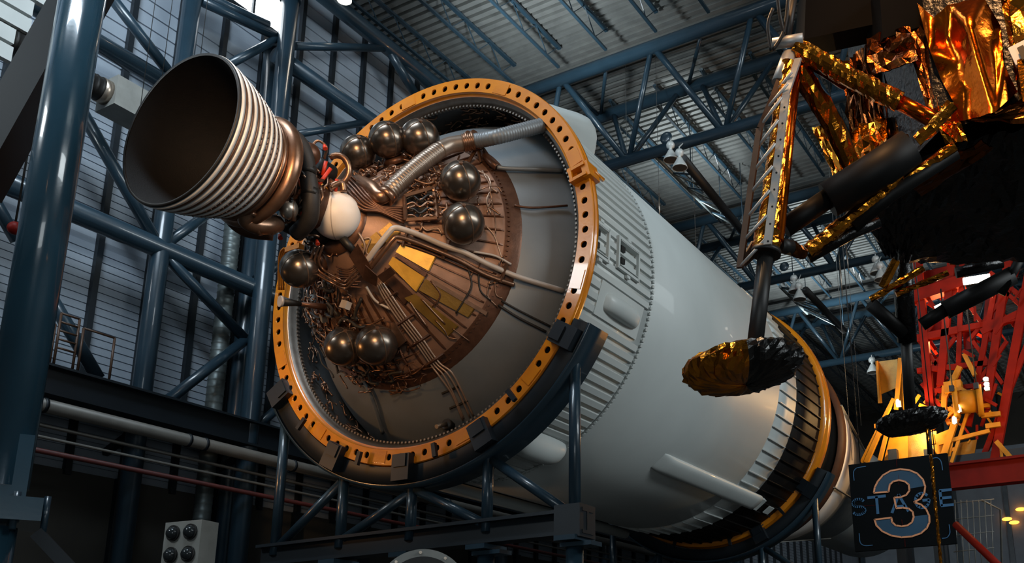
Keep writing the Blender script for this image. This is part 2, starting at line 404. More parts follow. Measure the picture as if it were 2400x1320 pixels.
# level spiral duct ending in a box plenum
hv = thing('air_handler', 'pale square air box on the end of a dark spiral duct behind the blue column', 'duct box', (-17.2, 9.9, 12.9))
pts = []; rr = []; y = 7.6
while y < 9.75:
    pts += [(-17.2, y, 13.3), (-17.2, y+.02, 13.3), (-17.2, y+.04, 13.3), (-17.2, y+.11, 13.3)]; rr += [.24, .255, .24, .24]; y += .12
MB().tube(pts, rr, 18).build('spiral_duct', 'strut_black', hv)
MB().tube([(-17.2, 9.68, 13.3), (-17.2, 9.86, 13.3)], .26, 18).build('collar', 'silver', hv)
MB().box((-17.2, 10.32, 13.3), .62, .95, .66).build('plenum', 'box_grey', hv)
MB().box((-17.2, 11.0, 13.25), .5, .5, .5).build('outlet', 'box_grey', hv)
# ================================================================== BIG BLUE COLUMN (left edge) with bolted base
bx = dep((105, 530), 11.8); bx.z = 0
gp = thing('support_column', 'massive glossy blue steel column with bolted flange at the left edge', 'column', (bx.x, bx.y, 0))
MB().tube([(bx.x, bx.y, 3.9), (bx.x, bx.y, 13)], .27, 36).build('shaft', 'steel_gloss', gp)
MB().tube([(bx.x, bx.y, 0), (bx.x, bx.y, 3.45)], .22, 32).build('lower_shaft', 'steel_gloss', gp)
MB().box((bx.x, bx.y, 4.12), .5, .5, .74, Matrix.Rotation(YAW+.55, 3, 'Z')).build('sleeve', 'steel_gloss', gp)
fl = MB().box((bx.x, bx.y, 3.62), .86, .86, .26, Matrix.Rotation(YAW+.55, 3, 'Z')).build('flange', 'steel_gloss', gp)
for i, j in ((1, -1), (1, 1), (-1, -1), (-1, 1), (1, 0)):
    MB().tube([(bx.x+.34*i, bx.y+.34*j, 3.4), (bx.x+.34*i, bx.y+.34*j, 3.82)], .04, 6).build('bolt', 'steel_blue', fl)
MB().beam((bx.x+.3, bx.y+.3, 3.4), (bx.x+1.5, bx.y+1.6, 1.6), .14, .14).build('knee_brace', 'steel_dark', gp)
# dark box girder crossing behind it
a, b2 = dep((235, -80), 13.6), dep((-60, 445), 13.0)
MB().beam(a, b2, .46, .52, up=Vector((.6, -.6, .4))).build('box_girder', 'steel_dark', label='wide dark box girder slanting across the top left corner', cat='girder')
# pale stepped cladding boards, top left
for k in range(8):
    z = 14.35-.37*k; ye = 8.35-.11*k-(.12 if k % 2 else 0)
    MB().box((-17.0, ye-2.0, z), .12, 4.0, .3).build('cladding_board', 'siding_pale', wall)

hk = onx((34, 535), -15.5); ch = thing('chain_hook', 'dark chain with a red ball hanging at the left edge behind the big column', 'chain', hk)
MB().tube([hk+Vector((0, 0, .1)), Vector((hk.x, hk.y, hk.z+6))], .018, 8).build('chain', 'strut_black', ch); MB().sphere(hk, .11, 18, 12).build('ball', 'beam_red', ch)
# ================================================================== ROOF TRUSSES (three-chord, across the hall)
def truss(y0, label, x0=-18.2, x1=18.0, half=1.2, zt=20.2, zb=17.45, n0=-14.35, dx=3.25):
    t = thing('roof_truss', label, 'truss', ((x0+x1)/2, y0, zb), 'triangular roof trusses')
    MB().tube([(x0, y0-half, zt), (x1, y0-half, zt)], .21, 20).build('top_chord', 'steel_blue', t)
    MB().tube([(x0, y0+half, zt), (x1, y0+half, zt)], .21, 20).build('top_chord', 'steel_blue', t)
    MB().tube([(x0+1, y0, zb), (x1-1, y0, zb)], .18, 20).build('bottom_chord', 'steel_blue', t)
    me = {}
    def web(p, q, r): MB().tube([p, q], r, 12).build('web_member', 'steel_blue', t)
    k = -1
    while n0+dx*k < x1-3:
        xa = n0+dx*k; xb = xa+dx/2
        if xa > x0+.3:
            web((xa, y0-half, zt), (xb, y0, zb), .10)
        web((xa+dx-.06, y0-half, zt), (xb+.08, y0, zb), .085)
        if xa > x0+.3: web((xa+.5, y0+half, zt), (xb, y0, zb), .085)
        web((xa+dx-.3, y0+half, zt), (xb+.1, y0, zb), .085)
        # rungs and diagonals in the top plane
        web((xa, y0-half, zt), (xa, y0+half, zt), .07); web((xa, y0+half, zt), (xa+dx/2, y0-half, zt), .06)
        k += 1
    return t
truss(23.5, 'blue three-chord roof truss nearest the white rocket stage')
truss(34.5, 'second blue roof truss, behind the lander leg with the ladder')
truss(45.8, 'farthest blue roof truss, with the pale lit lower tube')
truss(12.3, 'blue roof truss overhead, high above the engine bell', n0=-12.0)
# ladder-like braces joining the truss bottom chords
def longbrace(q, y0, y1, label):
    t = thing('lattice_brace', label, 'brace', ony(q[2], (y0+y1)/2), 'lattice braces between the roof trusses')
    a0 = ony(q[0], y0); a1 = ony(q[1], y1); b0 = ony(q[2], y0); b1 = ony(q[3], y1)
    MB().tube([a0, a1], .06, 10).build('rail', 'duct_grey', t)
    MB().tube([b0, b1], .15, 14).build('rail', 'strut_black', t)
    for e in (a1, b1, a0.lerp(a1, .5)): MB().tube([e, Vector((e.x, e.y, 21.25))], .02, 6).build('hanger_rod', 'steel_blue', t)
    n = 5
    for i in range(n):
        MB().tube([a0.lerp(a1, (i+.1)/n), b0.lerp(b1, (i+.75)/n)], .035, 8).build('lattice_bar', 'duct_grey', t)
        MB().tube([a0.lerp(a1, (i+.1)/n), b0.lerp(b1, (i-.1)/n if i else 0)], .03, 8).build('lattice_bar', 'steel_blue', t)
longbrace(((1535, 365), (1690, 520), (1600, 372), (1742, 545)), 23.6, 31.5, 'pale lattice brace running back from under the paired lamps on the nearest truss')
longbrace(((1828, 672), (1892, 735), (1888, 680), (1978, 775)), 34.6, 41.0, 'pale lattice brace running back from the lamps on the second truss')
# ================================================================== HIGH-BAY LAMPS
def highbay(q, y, label, s=1.0, lit=False):
    ty = min((23.5, 34.5, 45.8, 12.3), key=lambda v: abs(v-y))
    p = ony(q, y); t = thing('high_bay_lamp', label, 'lamp', p, 'white bell-shaped high-bay lamps on the trusses')
    c = p
    MB().lathez([(0, .40*s), (.10*s, .40*s), (.13*s, .33*s), (.12*s, .24*s), (.05*s, .20*s), (.05*s, .14*s)], 20, c).build('ballast_housing', 'lamp_white', t)
    MB().lathez([(.05*s, .15*s), (.08*s, .13*s), (.13*s, .02*s), (.20*s, -.10*s), (.225*s, -.17*s), (.23*s, -.20*s), (.215*s, -.20*s), (.19*s, -.11*s), (.10*s, .04*s)], 28, c).build('reflector', 'lamp_white', t)
    MB().lathez([(0, -.185*s), (.1*s, -.19*s), (.215*s, -.195*s)], 28, c).build('lens', 'work_light' if lit else 'silver', t)
    MB().tube([c+Vector((0, 0, .38*s)), Vector((c.x, c.y, c.z+.5*s)), Vector((c.x, ty, 17.5)) if not lit else Vector((c.x, c.y, 21.2))], .02, 8).build('stem', 'lamp_white', t)
highbay((1572, 362), 23.3, 'upper left white bell lamp of the pair hanging on the nearest roof truss', 1.0)
highbay((1593, 380), 23.1, 'lower right white bell lamp of the pair hanging on the nearest roof truss', 1.0)
highbay((1862, 672), 34.3, 'left white bell lamp of the pair beside the black landing strut', 1.15)
highbay((1873, 690), 34.0, 'right white bell lamp of the pair beside the black landing strut', 1.15)
highbay((2054, 628), 34.3, 'upper white bell lamp of the pair left of the second landing leg', 1.15)
highbay((2064, 643), 34.0, 'lower white bell lamp of the pair left of the second landing leg', 1.15)
highbay((2045, 862), 45.5, 'lone white bell lamp left of the yellow trough', 1.3)
highbay((808, -12), 15.9, 'lit white lamp at the top edge above the wall frame', .9, lit=True)
# round blue disc and camera dome on the first truss
MB().sphere(ony((1561, 323), 23.4), .2, 20, 12, (1, .35, 1)).build('junction_disc', 'steel_blue', label='round blue disc mounted on the nearest truss above the paired lamps', cat='disc')
MB().sphere(ony((1838, 625), 34.4), .2, 20, 12, (1, .35, 1)).build('junction_disc', 'steel_blue', label='round blue disc on the second truss beside the black strut', cat='disc')
# ================================================================== HANGING WIRES
def wire(q0, q1, y, label, r=.008, tip=None):
    a = ony(q0, y); b = ony(q1, y); a.x = b.x = (a.x+b.x)/2; a.z = 21.3
    t = thing('hanging_wire', label, 'wire', b, 'thin wires hanging from the roof')
    MB().tube([a, b], r, 6).build('strand', 'cable', t)
    if tip: 
        p = ony(tip[0], y); q = ony(tip[1], y); p.x = q.x = a.x
        MB().tube([p, p*.5+q*.5, q], [r, r*4, r], 8).build('gleam', 'silver', t)  # thicker silver piece stands for a lit stretch of the wire
wire((1538, 160), (1545, 515), 24, 'thin wire with a bright gleam in front of the roof deck right of the stage', tip=((1541, 455), (1544, 512)))
wire((1460, 40), (1475, 470), 23.8, 'thin wire hanging just right of the white fairing')
wire((1618, 180), (1630, 600), 28, 'thin wire dropping past the lattice brace', tip=((1628, 430), (1630, 470)))
wire((1965, 580), (1975, 700), 30, 'left wire of two with bright tips below the gold strut', tip=((1968, 590), (1974, 695)))
wire((1996, 560), (2004, 1000), 31, 'right wire of two with bright tips below the gold strut', tip=((1997, 565), (2001, 640)))
wire((2120, 80), (2094, 640), 26, 'thin wire left of the second landing leg')
wire((1985, 860), (1992, 1080), 24, 'thin wire left of the sign, beside the pale cone')
wire((2003, 860), (2008, 1060), 24, 'second thin wire left of the sign, beside the pale cone')
for k, (q0, q1) in enumerate((((365, -5), (322, 270)), ((405, -5), (372, 230)), ((485, 10), (455, 160)))):
    a = onx(q0, -16.5); b = onx(q1, -16.5); b.z, a.z = b.z, 21.3
    MB().tube([a, Vector((a.x, a.y, b.z))], .008, 6).build('hanging_wire', 'strut_black', label='thin dark wire hanging left of the engine bell, %s of three' % ('leftmost', 'middle', 'rightmost')[k], cat='wire', group='dark wires beside the bell')
# ================================================================== ROCKET STAGE
YR = C.y
st = thing('rocket_stage', 'huge white rocket stage lying on its side with a bright orange aft ring', 'rocket stage', (C.x, 16.5, C.z-3.35))
cen = (C.x, C.z)
# aft ring: a face pierced by holes, built sector by sector
NH = 84; RO, RI, RH = 3.345, 3.10, 3.215
def sector(nh, ro, ri, rh, hr, depth):
    m = MB(); d = 2*pi/nh; N = 16
    outer = []
    for i in range(4): outer.append((ro, -d/2+d*i/4))
    for i in range(4): outer.append((ro+(ri-ro)*i/4, d/2))
    for i in range(4): outer.append((ri, d/2-d*i/4))
    for i in range(4): outer.append((ri+(ro-ri)*i/4, -d/2))
    oc = [Vector((r*cos(a), 0, r*sin(a))) for r, a in outer]
    ic = []
    for p in oc:
        v = p-Vector((rh, 0, 0)); v.normalize(); ic.append(Vector((rh, 0, 0))+v*hr)
    m.v = oc+ic+[p+Vector((0, depth, 0)) for p in ic]
    for i in range(N):
        j = (i+1) % N; m.face((i, j, N+j, N+i)); m.face((N+i, N+j, 2*N+j, 2*N+i), True)
    return m
sec = sector(NH, RO, RI, RH, .056, .03)
ring = MB()
for k in range(NH):
    R = Matrix.Rotation(-2*pi*(k+.3)/NH, 3, 'Y'); b = len(ring.v)
    ring.v += [R @ p+C for p in sec.v]; ring.f += [tuple(b+i for i in f) for f in sec.f]; ring.sm += sec.sm
ring = ring.build('aft_ring', 'orange_paint', st, fix=False)
MB().lathe([(RO, YR), (RO+.012, YR+.02), (RO+.012, YR+.05), (RO-.01, YR+.055), (RO-.01, YR+.085), (RO+.012, YR+.09), (RO+.012, YR+.16), (RO-.02, YR+.165), (3.24, YR+.21)], 160, cen=cen).build('outer_rim', 'orange_paint', ring)
MB().lathe([(RI, YR), (RI, YR+.07), (RI-.05, YR+.08)], 128, cen=cen).build('inner_lip', 'orange_paint', ring)
MB().lathe([(RI+.004, YR+.085), (RO-.012, YR+.085)], 128, cen=cen).build('hole_shade_backing', 'black_paint', ring)  # black sheet added behind the holes so they look shaded
# grey toothed ring just inside
tr = MB().lathe([(RI-.05, YR+.08), (RI-.10, YR+.12), (RI-.10, YR+.20), (RI-.14, YR+.21), (RI-.14, YR+.23)], 128, cen=cen).build('toothed_ring', 'ring_metal', st)
m = MB()
for k in range(240):
    th = 2*pi*k/240; M = axM(th, YR+.20, RI-.15).to_3x3(); m.box(cylpt(th, YR+.20, RI-.155), .035, .05, .03, M)
m.build('teeth', 'ring_metal', tr, kind='stuff')
# bolts round the rim seams and joint plates
for th in (radians(a) for a in (97, 60, 20, -17, -45, -71, -101, -128, -160, 171, 140, 118)):
    p = MB().box((0, 0, 0), .30, .012, .20).mesh('joint_plate', 'orange_paint')
    inst(p, 'joint_plate', ring, axM(th, YR-.006, RH))
# hinge bracket
hp = oncyl((1352, 378), 3.36); th = theta(hp)
hb = MB(); M = axM(th, YR+.06, 3.36); M3 = M.to_3x3()
hb.box(M @ Vector((0, 0, 0)), .26, .3, .12, M3); hb.box(M @ Vector((-.09, -.1, -.14)), .05, .16, .3, M3); hb.box(M @ Vector((.09, -.1, -.14)), .05, .16, .3, M3); hb.box(M @ Vector((0, -.16, -.25)), .24, .05, .05, M3)
hb = hb.build('hinge_bracket', 'orange_paint', st)
MB().tube([M @ Vector((0, .02, .05)), M @ Vector((0, .30, .05))], .035, 12).build('hinge_pin', 'orange_paint', hb)
# skirts and tank
RS = 3.2
def shell(name, y0, y1, m, r=RS, label=None): return MB().lathe([(r-.03, y0), (r, y0), (r, y1), (r-.03, y1)], 200, cen=cen).build(name, m, st, label=label)
skirt = shell('aft_skirt', YR+.2, 13.33, 'white_paint')
tank = MB().lathe([(RS-.02, 13.33), (RS+.03, 13.36), (RS+.03, 19.42), (RS-.02, 19.45)], 200, cen=cen).build('tank_wall', 'white_paint', st)
fsk = shell('forward_skirt', 19.45, 20.6, 'white_paint')
bsk = shell('black_skirt', 20.6, 22.42, 'black_paint', label='black-painted ribbed end of the stage')
def hat(L, wd, ht, m):
    s = MB(); h = [(-wd*.62, 0), (-wd*.5, ht), (wd*.5, ht), (wd*.62, 0)]
    for y, t in ((0, .0), (.06, 1), (L-.06, 1), (L, .0)):
        for x, z in h: s.v.append(Vector((x, y, z*(t if t else .25))))
    for i in range(3):
        for k in range(3): s.face((4*i+k, 4*i+k+1, 4*i+5+k, 4*i+4+k))
    s.face((3, 2, 1, 0)); s.face((12, 13, 14, 15)); return s.mesh('stringer', m)
NS = 108
s1 = hat(13.30-YR-.22, .098, .045, 'white_paint'); s1b = hat(.42, .098, .045, 'white_paint'); s2 = hat(1.1, .022, .05, 'white_paint'); s3 = hat(1.75, .022, .05, 'black_paint')
fair1 = theta(oncyl((1450, 728), RS)); fair2 = theta(oncyl((1262, 1040), RS)); 
for k in range(NS):
    th = 2*pi*(k+.5)/NS
    if -2.9 < ((th+pi) % (2*pi))-pi < 1.9 or True:
        d1 = abs(((th-fair1+pi) % (2*pi))-pi); d2 = abs(((th-fair2+pi) % (2*pi))-pi)
        if d1 < .085 or d2 < .10:
            inst(s1b, 'stringer', skirt, axM(th, YR+.22, RS-.004))
            e = hat(.22, .098, .045, 'white_paint') if k == -1 else None
        else: inst(s1, 'stringer', skirt, axM(th, YR+.22, RS-.004))
        if k % 3 != 2: th2 = 2*pi*(k-k//3+.5)/72; inst(s2, 'stringer', fsk, axM(th2, 19.47, RS-.004)); inst(s3, 'stringer', bsk, axM(th2, 20.64, RS-.004))
# scalloped lap strip where the skirt meets the tank
m = MB()
for k in range(216):
    th = 2*pi*k/216; m.box(cylpt(th, 13.34, RS+.03), .05, .05, .02, axM(th, 0, 0).to_3x3())
m.build('rivet_strip', 'white_paint', tank, kind='stuff')
# forward orange ring
MB().lathe([(3.2, 22.40), (3.30, 22.42), (3.32, 22.46), (3.27, 22.50), (3.27, 22.56), (3.33, 22.60), (3.33, 22.84), (3.15, 22.88)], 160, cen=cen).build('forward_ring', 'orange_paint', st)
# inner wall of the aft skirt, the tank dome and thrust cone
MB().lathe([(RI-.12, YR+.22), (3.12, YR+.26), (3.12, 13.3)], 128, cen=cen).build('skirt_inner_wall', 'dome_metal', st)
pr = [(DR*sin(a), DYC-DR*cos(a)) for a in [radians(38+i*2) for i in range(19)]]
dome = MB().lathe(pr, 128, cen=cen).build('tank_dome', 'dome_metal', st)
cone = MB().lathe([(CR0, CY0), (CR1-.18, CY1-.18/KC)], 120, cen=cen).build('thrust_cone', 'cone_brown', st)
def cofs(r): return CY0+(r-CR0)/KC
MB().lathe([(CR1-.18, cofs(CR1-.18)-.015), (CR1-.02, CY1-.02/KC-.015), (CR1+.02, CY1+.03), (CR1+.02, CY1+.16)], 120, cen=cen).build('base_flange', 'brown_metal', cone)
MB().lathe([(.30, CY0-.06), (CR0+.02, CY0-.06), (CR0+.06, CY0+.03)], 48, cen=cen).build('mount_ring', 'brown_metal', cone)
# cone stringers: thin raised strips from near the mount to the flange
ns = 52
def coneM(th, y):
    n = Vector((cos(th), -KC, sin(th))).normalized(); al = Vector((KC*cos(th), 1, KC*sin(th))).normalized(); tg = al.cross(n); p = conept(th, y)
    return Matrix(((tg.x, al.x, n.x, p.x), (tg.y, al.y, n.y, p.y), (tg.z, al.z, n.z, p.z), (0, 0, 0, 1)))
Ls = (1.95-1.0)*sqrt(1+1/KC**2)
cs = hat(Ls, .022, .03, 'brown_metal'); 
for k in range(ns): inst(cs, 'cone_stringer', cone, coneM(2*pi*k/ns, cofs(1.0)))
m = MB()
for k in range(ns*3):
    th = 2*pi*k/(ns*3); m.box(conept(th, cofs(2.0), .02), .03, .03, .03, coneM(th, 10).to_3x3())
m.build('rivets', 'brown_metal', cone, kind='stuff')
# panels lying on the cone
def conepanel(px, name, m, off=.03, th=.025, label=None):
    pts = [oncone(q, off) for q in px]; n = (pts[1]-pts[0]).cross(pts[2]-pts[0])
    s = MB(); s.poly(pts, th, Vector((0, -1, 0)) if n.y > 0 else n); return s.build(name, m, cone, label=label)
yp = conepanel(((942, 574), (1022, 603), (1006, 636), (930, 592)), 'access_panel', 'yellow_panel', .04, label='bright yellow lit panel')
conepanel(((923, 603), (996, 650), (976, 684), (913, 620)), 'access_panel', 'yellow_panel', .035, label='lower golden panel')
conepanel(((926, 600), (934, 594), (1003, 642), (998, 650)), 'panel_seam', 'brown_metal', .045)
conepanel(((1000, 655), (1115, 722), (1098, 745), (985, 682)), 'cover_panel', 'cone_olive', .03)
conepanel(((1014, 654), (1145, 733), (1141, 741), (1010, 663)), 'cover_strip', 'bronze', .045)
conepanel(((975, 690), (1075, 765), (1050, 790), (950, 700)), 'cover_panel', 'cone_olive', .03)
conepanel(((905, 628), (968, 690), (950, 715), (898, 650)), 'cover_panel', 'brown_metal', .03)
conepanel(((890, 545), (916, 523), (940, 545), (912, 575)), 'cover_panel', 'cone_olive', .03)
conepanel(((848, 575), (885, 545), (905, 570), (868, 600)), 'cover_panel', 'cone_olive', .03)
conepanel(((880, 410), (945, 375), (990, 390), (905, 440)), 'cover_panel', 'cone_brown', .03)
# deflector plates by the engine mount
def plate(pts, m='brown_metal', th=.012, parent=None): MB().poly(pts, th).build('deflector_plate', m, parent or cone)
plate([oncone((818, 600), .4), oncone((838, 572), .45), oncone((872, 630), .35), oncone((852, 655), .3)])
plate([oncone((850, 655), .3), oncone((856, 622), .42), oncone((885, 648), .38), oncone((882, 672), .25)])
plate([oncone((884, 648), .32), oncone((915, 626), .36), oncone((928, 640), .3), oncone((898, 664), .25)])
# ------------------------------------------------------------------ helium bottles with straps
def bottle(q, r, label, off=.33, fit=None, ax=(0, 0, 1)):
    c = fit if fit is not None else oncone(q, off); m = MB().sphere(c, r, 40, 22).build('helium_bottle', 'dark_sphere', st, label=label)
    view = (O-c).normalized(); up = Vector(ax).normalized(); pole = (view*.75+up*.7).normalized(); e1 = pole.cross(view).normalized(); e2 = pole.cross(e1)
    for k in range(2):
        d = e1*cos(k*pi/2+.5)+e2*sin(k*pi/2+.5); s = MB(); n = pole.cross(d)
        for i in range(49):
            a = 2*pi*i/48; rad = pole*cos(a)+d*sin(a); s.v += [c+rad*(r*1.004)+n*.009, c+rad*(r*1.014), c+rad*(r*1.004)-n*.009]
            if i: s.face((3*i-3, 3*i-2, 3*i+1, 3*i)); s.face((3*i-2, 3*i-1, 3*i+2, 3*i+1))
        s.build('strap', 'strap', m)
    s = MB(); s.tube([c+pole*r*.99, c+pole*(r+.02)], .028, 12); s.build('boss', 'bronze', m)
    f = (c-Vector((C.x, c.y, C.z))).normalized(); q2 = c-Vector((f.x, -KC, f.z)).normalized()*(r+.06)
    MB().tube([c-Vector((f.x, -KC, f.z)).normalized()*r*.9, q2], [.14, .2], 16).build('cradle_cup', 'brown_metal', m)
    return m
bottle((839, 358), .275, 'dark metal sphere leftmost of the top three', fit=dep((839, 358), 15.15))
bottle((908, 328), .29, 'dark metal sphere in the middle of the top three', fit=dep((908, 328), 15.1))
bottle((984, 325), .31, 'dark metal sphere rightmost of the top three')
bottle((1079, 424), .305, 'dark metal sphere upper of the right pair')
bottle((1086, 524), .315, 'dark metal sphere lower of the right pair')
bottle((807, 813), .305, 'dark metal sphere left of the bottom pair')
bottle((882, 809), .315, 'dark metal sphere right of the bottom pair')
bottle((702, 630), .285, 'dark metal sphere alone at the left rim', fit=dep((702, 630), 14.2))
# ------------------------------------------------------------------ pipes on the cone
def pipe(pts, r, m, name='pipe', n=10, k=6, parent=None, label=None, sm=True):
    P = smooth_path(pts, k) if sm else pts
    return MB().tube(P, r, n).build(name, m, parent or cone, label=label)
def cp(*qs, off=.08): return [oncone(q[:2], q[2] if len(q) > 2 else off) for q in qs]
def bellows(pts, r, m, name, pitch=.035, amp=.08, parent=None, label=None):
    P = smooth_path(pts, 24); out = [P[0]]
    L = 0; 
    for a, b in zip(P, P[1:]): L += (b-a).length
    n = int(L/pitch)*4; res = []; acc = 0; i = 0; seg = (P[1]-P[0]).length; base = 0
    for j in range(n+1):
        d = L*j/n
        while d > base+seg and i < len(P)-2: base += seg; i += 1; seg = (P[i+1]-P[i]).length
        res.append(P[i].lerp(P[i+1], (d-base)/max(seg, 1e-6)))
    rr = [r*(1+(amp if j % 4 in (1,) else 0)) for j in range(n+1)]
    return MB().tube(res, rr, 20).build(name, m, parent or cone, label=label)
# big feed duct: bellows, elbow, bellows
pA = [oncone((912, 452), .15), oncone((935, 428), .2), oncone((985, 385), .24), oncone((1030, 352), .27)]
pB = [oncone((1030, 352), .27), oncone((1055, 341), .28), oncone((1085, 336), .28)]
pC = [oncone((1085, 336), .28), oncone((1112, 331), .3)]
pD = [pC[-1], dep((1160, 322), 15.0), dep((1215, 308), 15.15), dep((1270, 294), 15.35)]
fd = bellows(pA, .125, 'duct_metal', 'feed_duct', .05, .11, label='silver bellows duct climbing across the cone')
pipe(pB, .13, 'duct_metal', 'duct_elbow', 16, parent=fd); bellows(pC, .135, 'bronze', 'duct_coupling', .03, .15, parent=fd); bellows(pD, .115, 'dome_metal', 'duct_extension', .045, .05, parent=fd)
MB().tube([pA[0]-(pA[1]-pA[0])*.5, pA[0]], .15, 20).build('duct_flange', 'bronze', fd)
pipe(cp((838, 425, .1), (870, 440, .12), (890, 462, .15), (912, 452, .15)), .11, 'bronze', 'duct_elbow', 14, parent=fd)
for q in ((1105, 330), (1118, 328)):
    c = oncone(q, .3); MB().tube([c-Vector((.02, 0, .005)), c+Vector((.02, 0, .005))], .165, 20).build('duct_clamp', 'bronze', fd)
MB().beam(oncone((1118, 345), .2), oncone((1095, 385), .02), .03, .05).build('duct_strut', 'bronze', fd)
MB().beam(oncone((1120, 345), .2), oncone((1128, 380), .02), .03, .05).build('duct_strut', 'bronze', fd)
# vent line to the right
pipe([oncone((1130, 352), .1), oncone((1150, 380), .1), oncone((1165, 392), .08)], .055, 'brown_metal', 'vent_pipe')
pipe([oncone((1165, 392), .08), oncone((1190, 395), .08), ondome((1250, 397), .08), ondome((1318, 400), .06)], .035, 'dome_metal', 'vent_pipe')
# white and bronze tubes running down right
wt = pipe(cp((860, 612, .2), (885, 578, .22), (912, 545, .24), (924, 535, .24), (945, 538, .22), (985, 552, .16), (1040, 576, .12), (1088, 592, .12), (1140, 618, .1), (1190, 640, .08))+[ondome((1225, 653), .1), ondome((1320, 682), .06)], .042, 'white_pipe', 'coolant_tube', 12, label='long pale tube bending down to the right')
pipe(cp((868, 628, .18), (898, 590, .2), (920, 562, .22), (935, 556, .2), (985, 572, .14), (1035, 592, .12), (1080, 612, .1), (1130, 640, .08), (1175, 658, .08), (1205, 668, .06)), .036, 'bronze', 'coolant_tube', 12)
pipe(cp((930, 566, .1), (1000, 590, .08), (1080, 625, .06), (1150, 655, .05)), .014, 'brown_metal', 'thin_tube', 8)
pipe(cp((1110, 590, .1), (1160, 600, .06), (1198, 620, .05)), .018, 'white_pipe', 'thin_tube', 8)
for q in ((951, 555), (1045, 585), (1180, 640)):
    a = oncone((q[0]+8, q[1]-22), .12); b = oncone((q[0]-8, q[1]+22), .1); MB().beam(a, b, .03, .05).build('tube_clamp', 'bronze', cone)
# bundle of tubes from the engine to the framed box
for i in range(6):
    o = i*9
    pipe([dep((812-i*2, 405+o*.75), 14.35)]+cp((838-i*3, 428+o*.9, .13), (862-i*2, 458+o*.75, .13), (892, 484+o*.28, .12), (948, 488+i*7, .10)), .022, 'brown_metal', 'hose', 8)
bxm = MB(); cr = [oncone(q, .16) for q in ((947, 460), (1017, 440), (1024, 511), (951, 516))]
for a, b in zip(cr, cr[1:]+cr[:1]): bxm.beam(a, b, .035, .05)
fb = bxm.build('connector_frame', 'bronze', cone, label='square frame holding curved hoses')
for i in range(4):
    y0 = 462+i*15
    pipe(cp((948, 470+i*12, .1), (968, y0-2, .14), (985, y0+8, .16), (1003, y0-4, .16), (1020, y0, .12)), .016, 'bronze' if i % 2 else 'strut_black', 'hose', 8, parent=fb)
    MB().tube([oncone((1006, y0), .16), oncone((1017, y0-1), .16)], .028, 10).build('plug', 'bronze', fb)
MB().poly([oncone(q, .03) for q in ((950, 462), (1016, 442), (1022, 510), (953, 514))], .01).build('frame_back', 'black_rubber', fb)
# four pale tubes and their clips running down from the mount across the dome
for i in range(4):
    dx = i*5.2; dy = -i*3.2
    pipe(cp((884+dx*.6, 668+dy, .1), (900+dx, 700+dy, .1), (935+dx, 752+dy, .08), (975+dx, 805+dy, .08), (1012+dx, 858+dy, .07))+[ondome((1030+dx+i*4, 882+dy), .1), ondome((1060+dx*(.4 if i < 2 else 1.4), 925+dy), .08), ondome((1085+dx*(.4 if i < 2 else 1.6), 985+dy), .05)], .015, 'brass_pale', 'tube', 8)
for q in ((905, 700), (945, 752), (982, 800), (1015, 845)):
    a = oncone((q[0]-16, q[1]+12), .1); b = oncone((q[0]+26, q[1]-16), .1); MB().beam(a, b, .035, .03).build('tube_clip', 'brown_metal', cone)
for q in ((1050, 915), (1068, 950)):
    MB().beam(ondome((q[0]-14, q[1]+8), .06), ondome((q[0]+28, q[1]-10), .06), .03, .03).build('tube_clip', 'strut_black', dome)
pipe([ondome(q, .05) for q in ((848, 885), (868, 925), (882, 965), (897, 1015))], .035, 'dome_metal', 'conduit', parent=dome)
pipe([ondome(q, .05) for q in ((1205, 482), (1250, 487), (1330, 482))], .018, 'brown_metal', 'conduit', parent=dome)
pipe([ondome(q, .05) for q in ((1175, 705), (1220, 730), (1290, 765))], .016, 'black_rubber', 'conduit', parent=dome); pipe([ondome(q, .05) for q in ((1168, 715), (1215, 745), (1280, 778))], .02, 'black_rubber', 'conduit', parent=dome)
MB().poly([cylpt(theta(ony((1331, y), YR)), YR+dy, 2.93) for y, dy in ((497, .3), (540, .3), (540, .55), (497, .55))], .015).build('tag_plate', 'white_pipe', st)
tn = ondome((1056, 1000), .02); vn = MB().tube([tn, tn+Vector((0, -.12, .02))], .09, 16).build('vent_cap', 'strut_black', dome); MB().tube([tn+Vector((0, -.1, .02)), tn+Vector((0, -.34, -.08))], .035, 12).build('vent_stub', 'silver', vn)
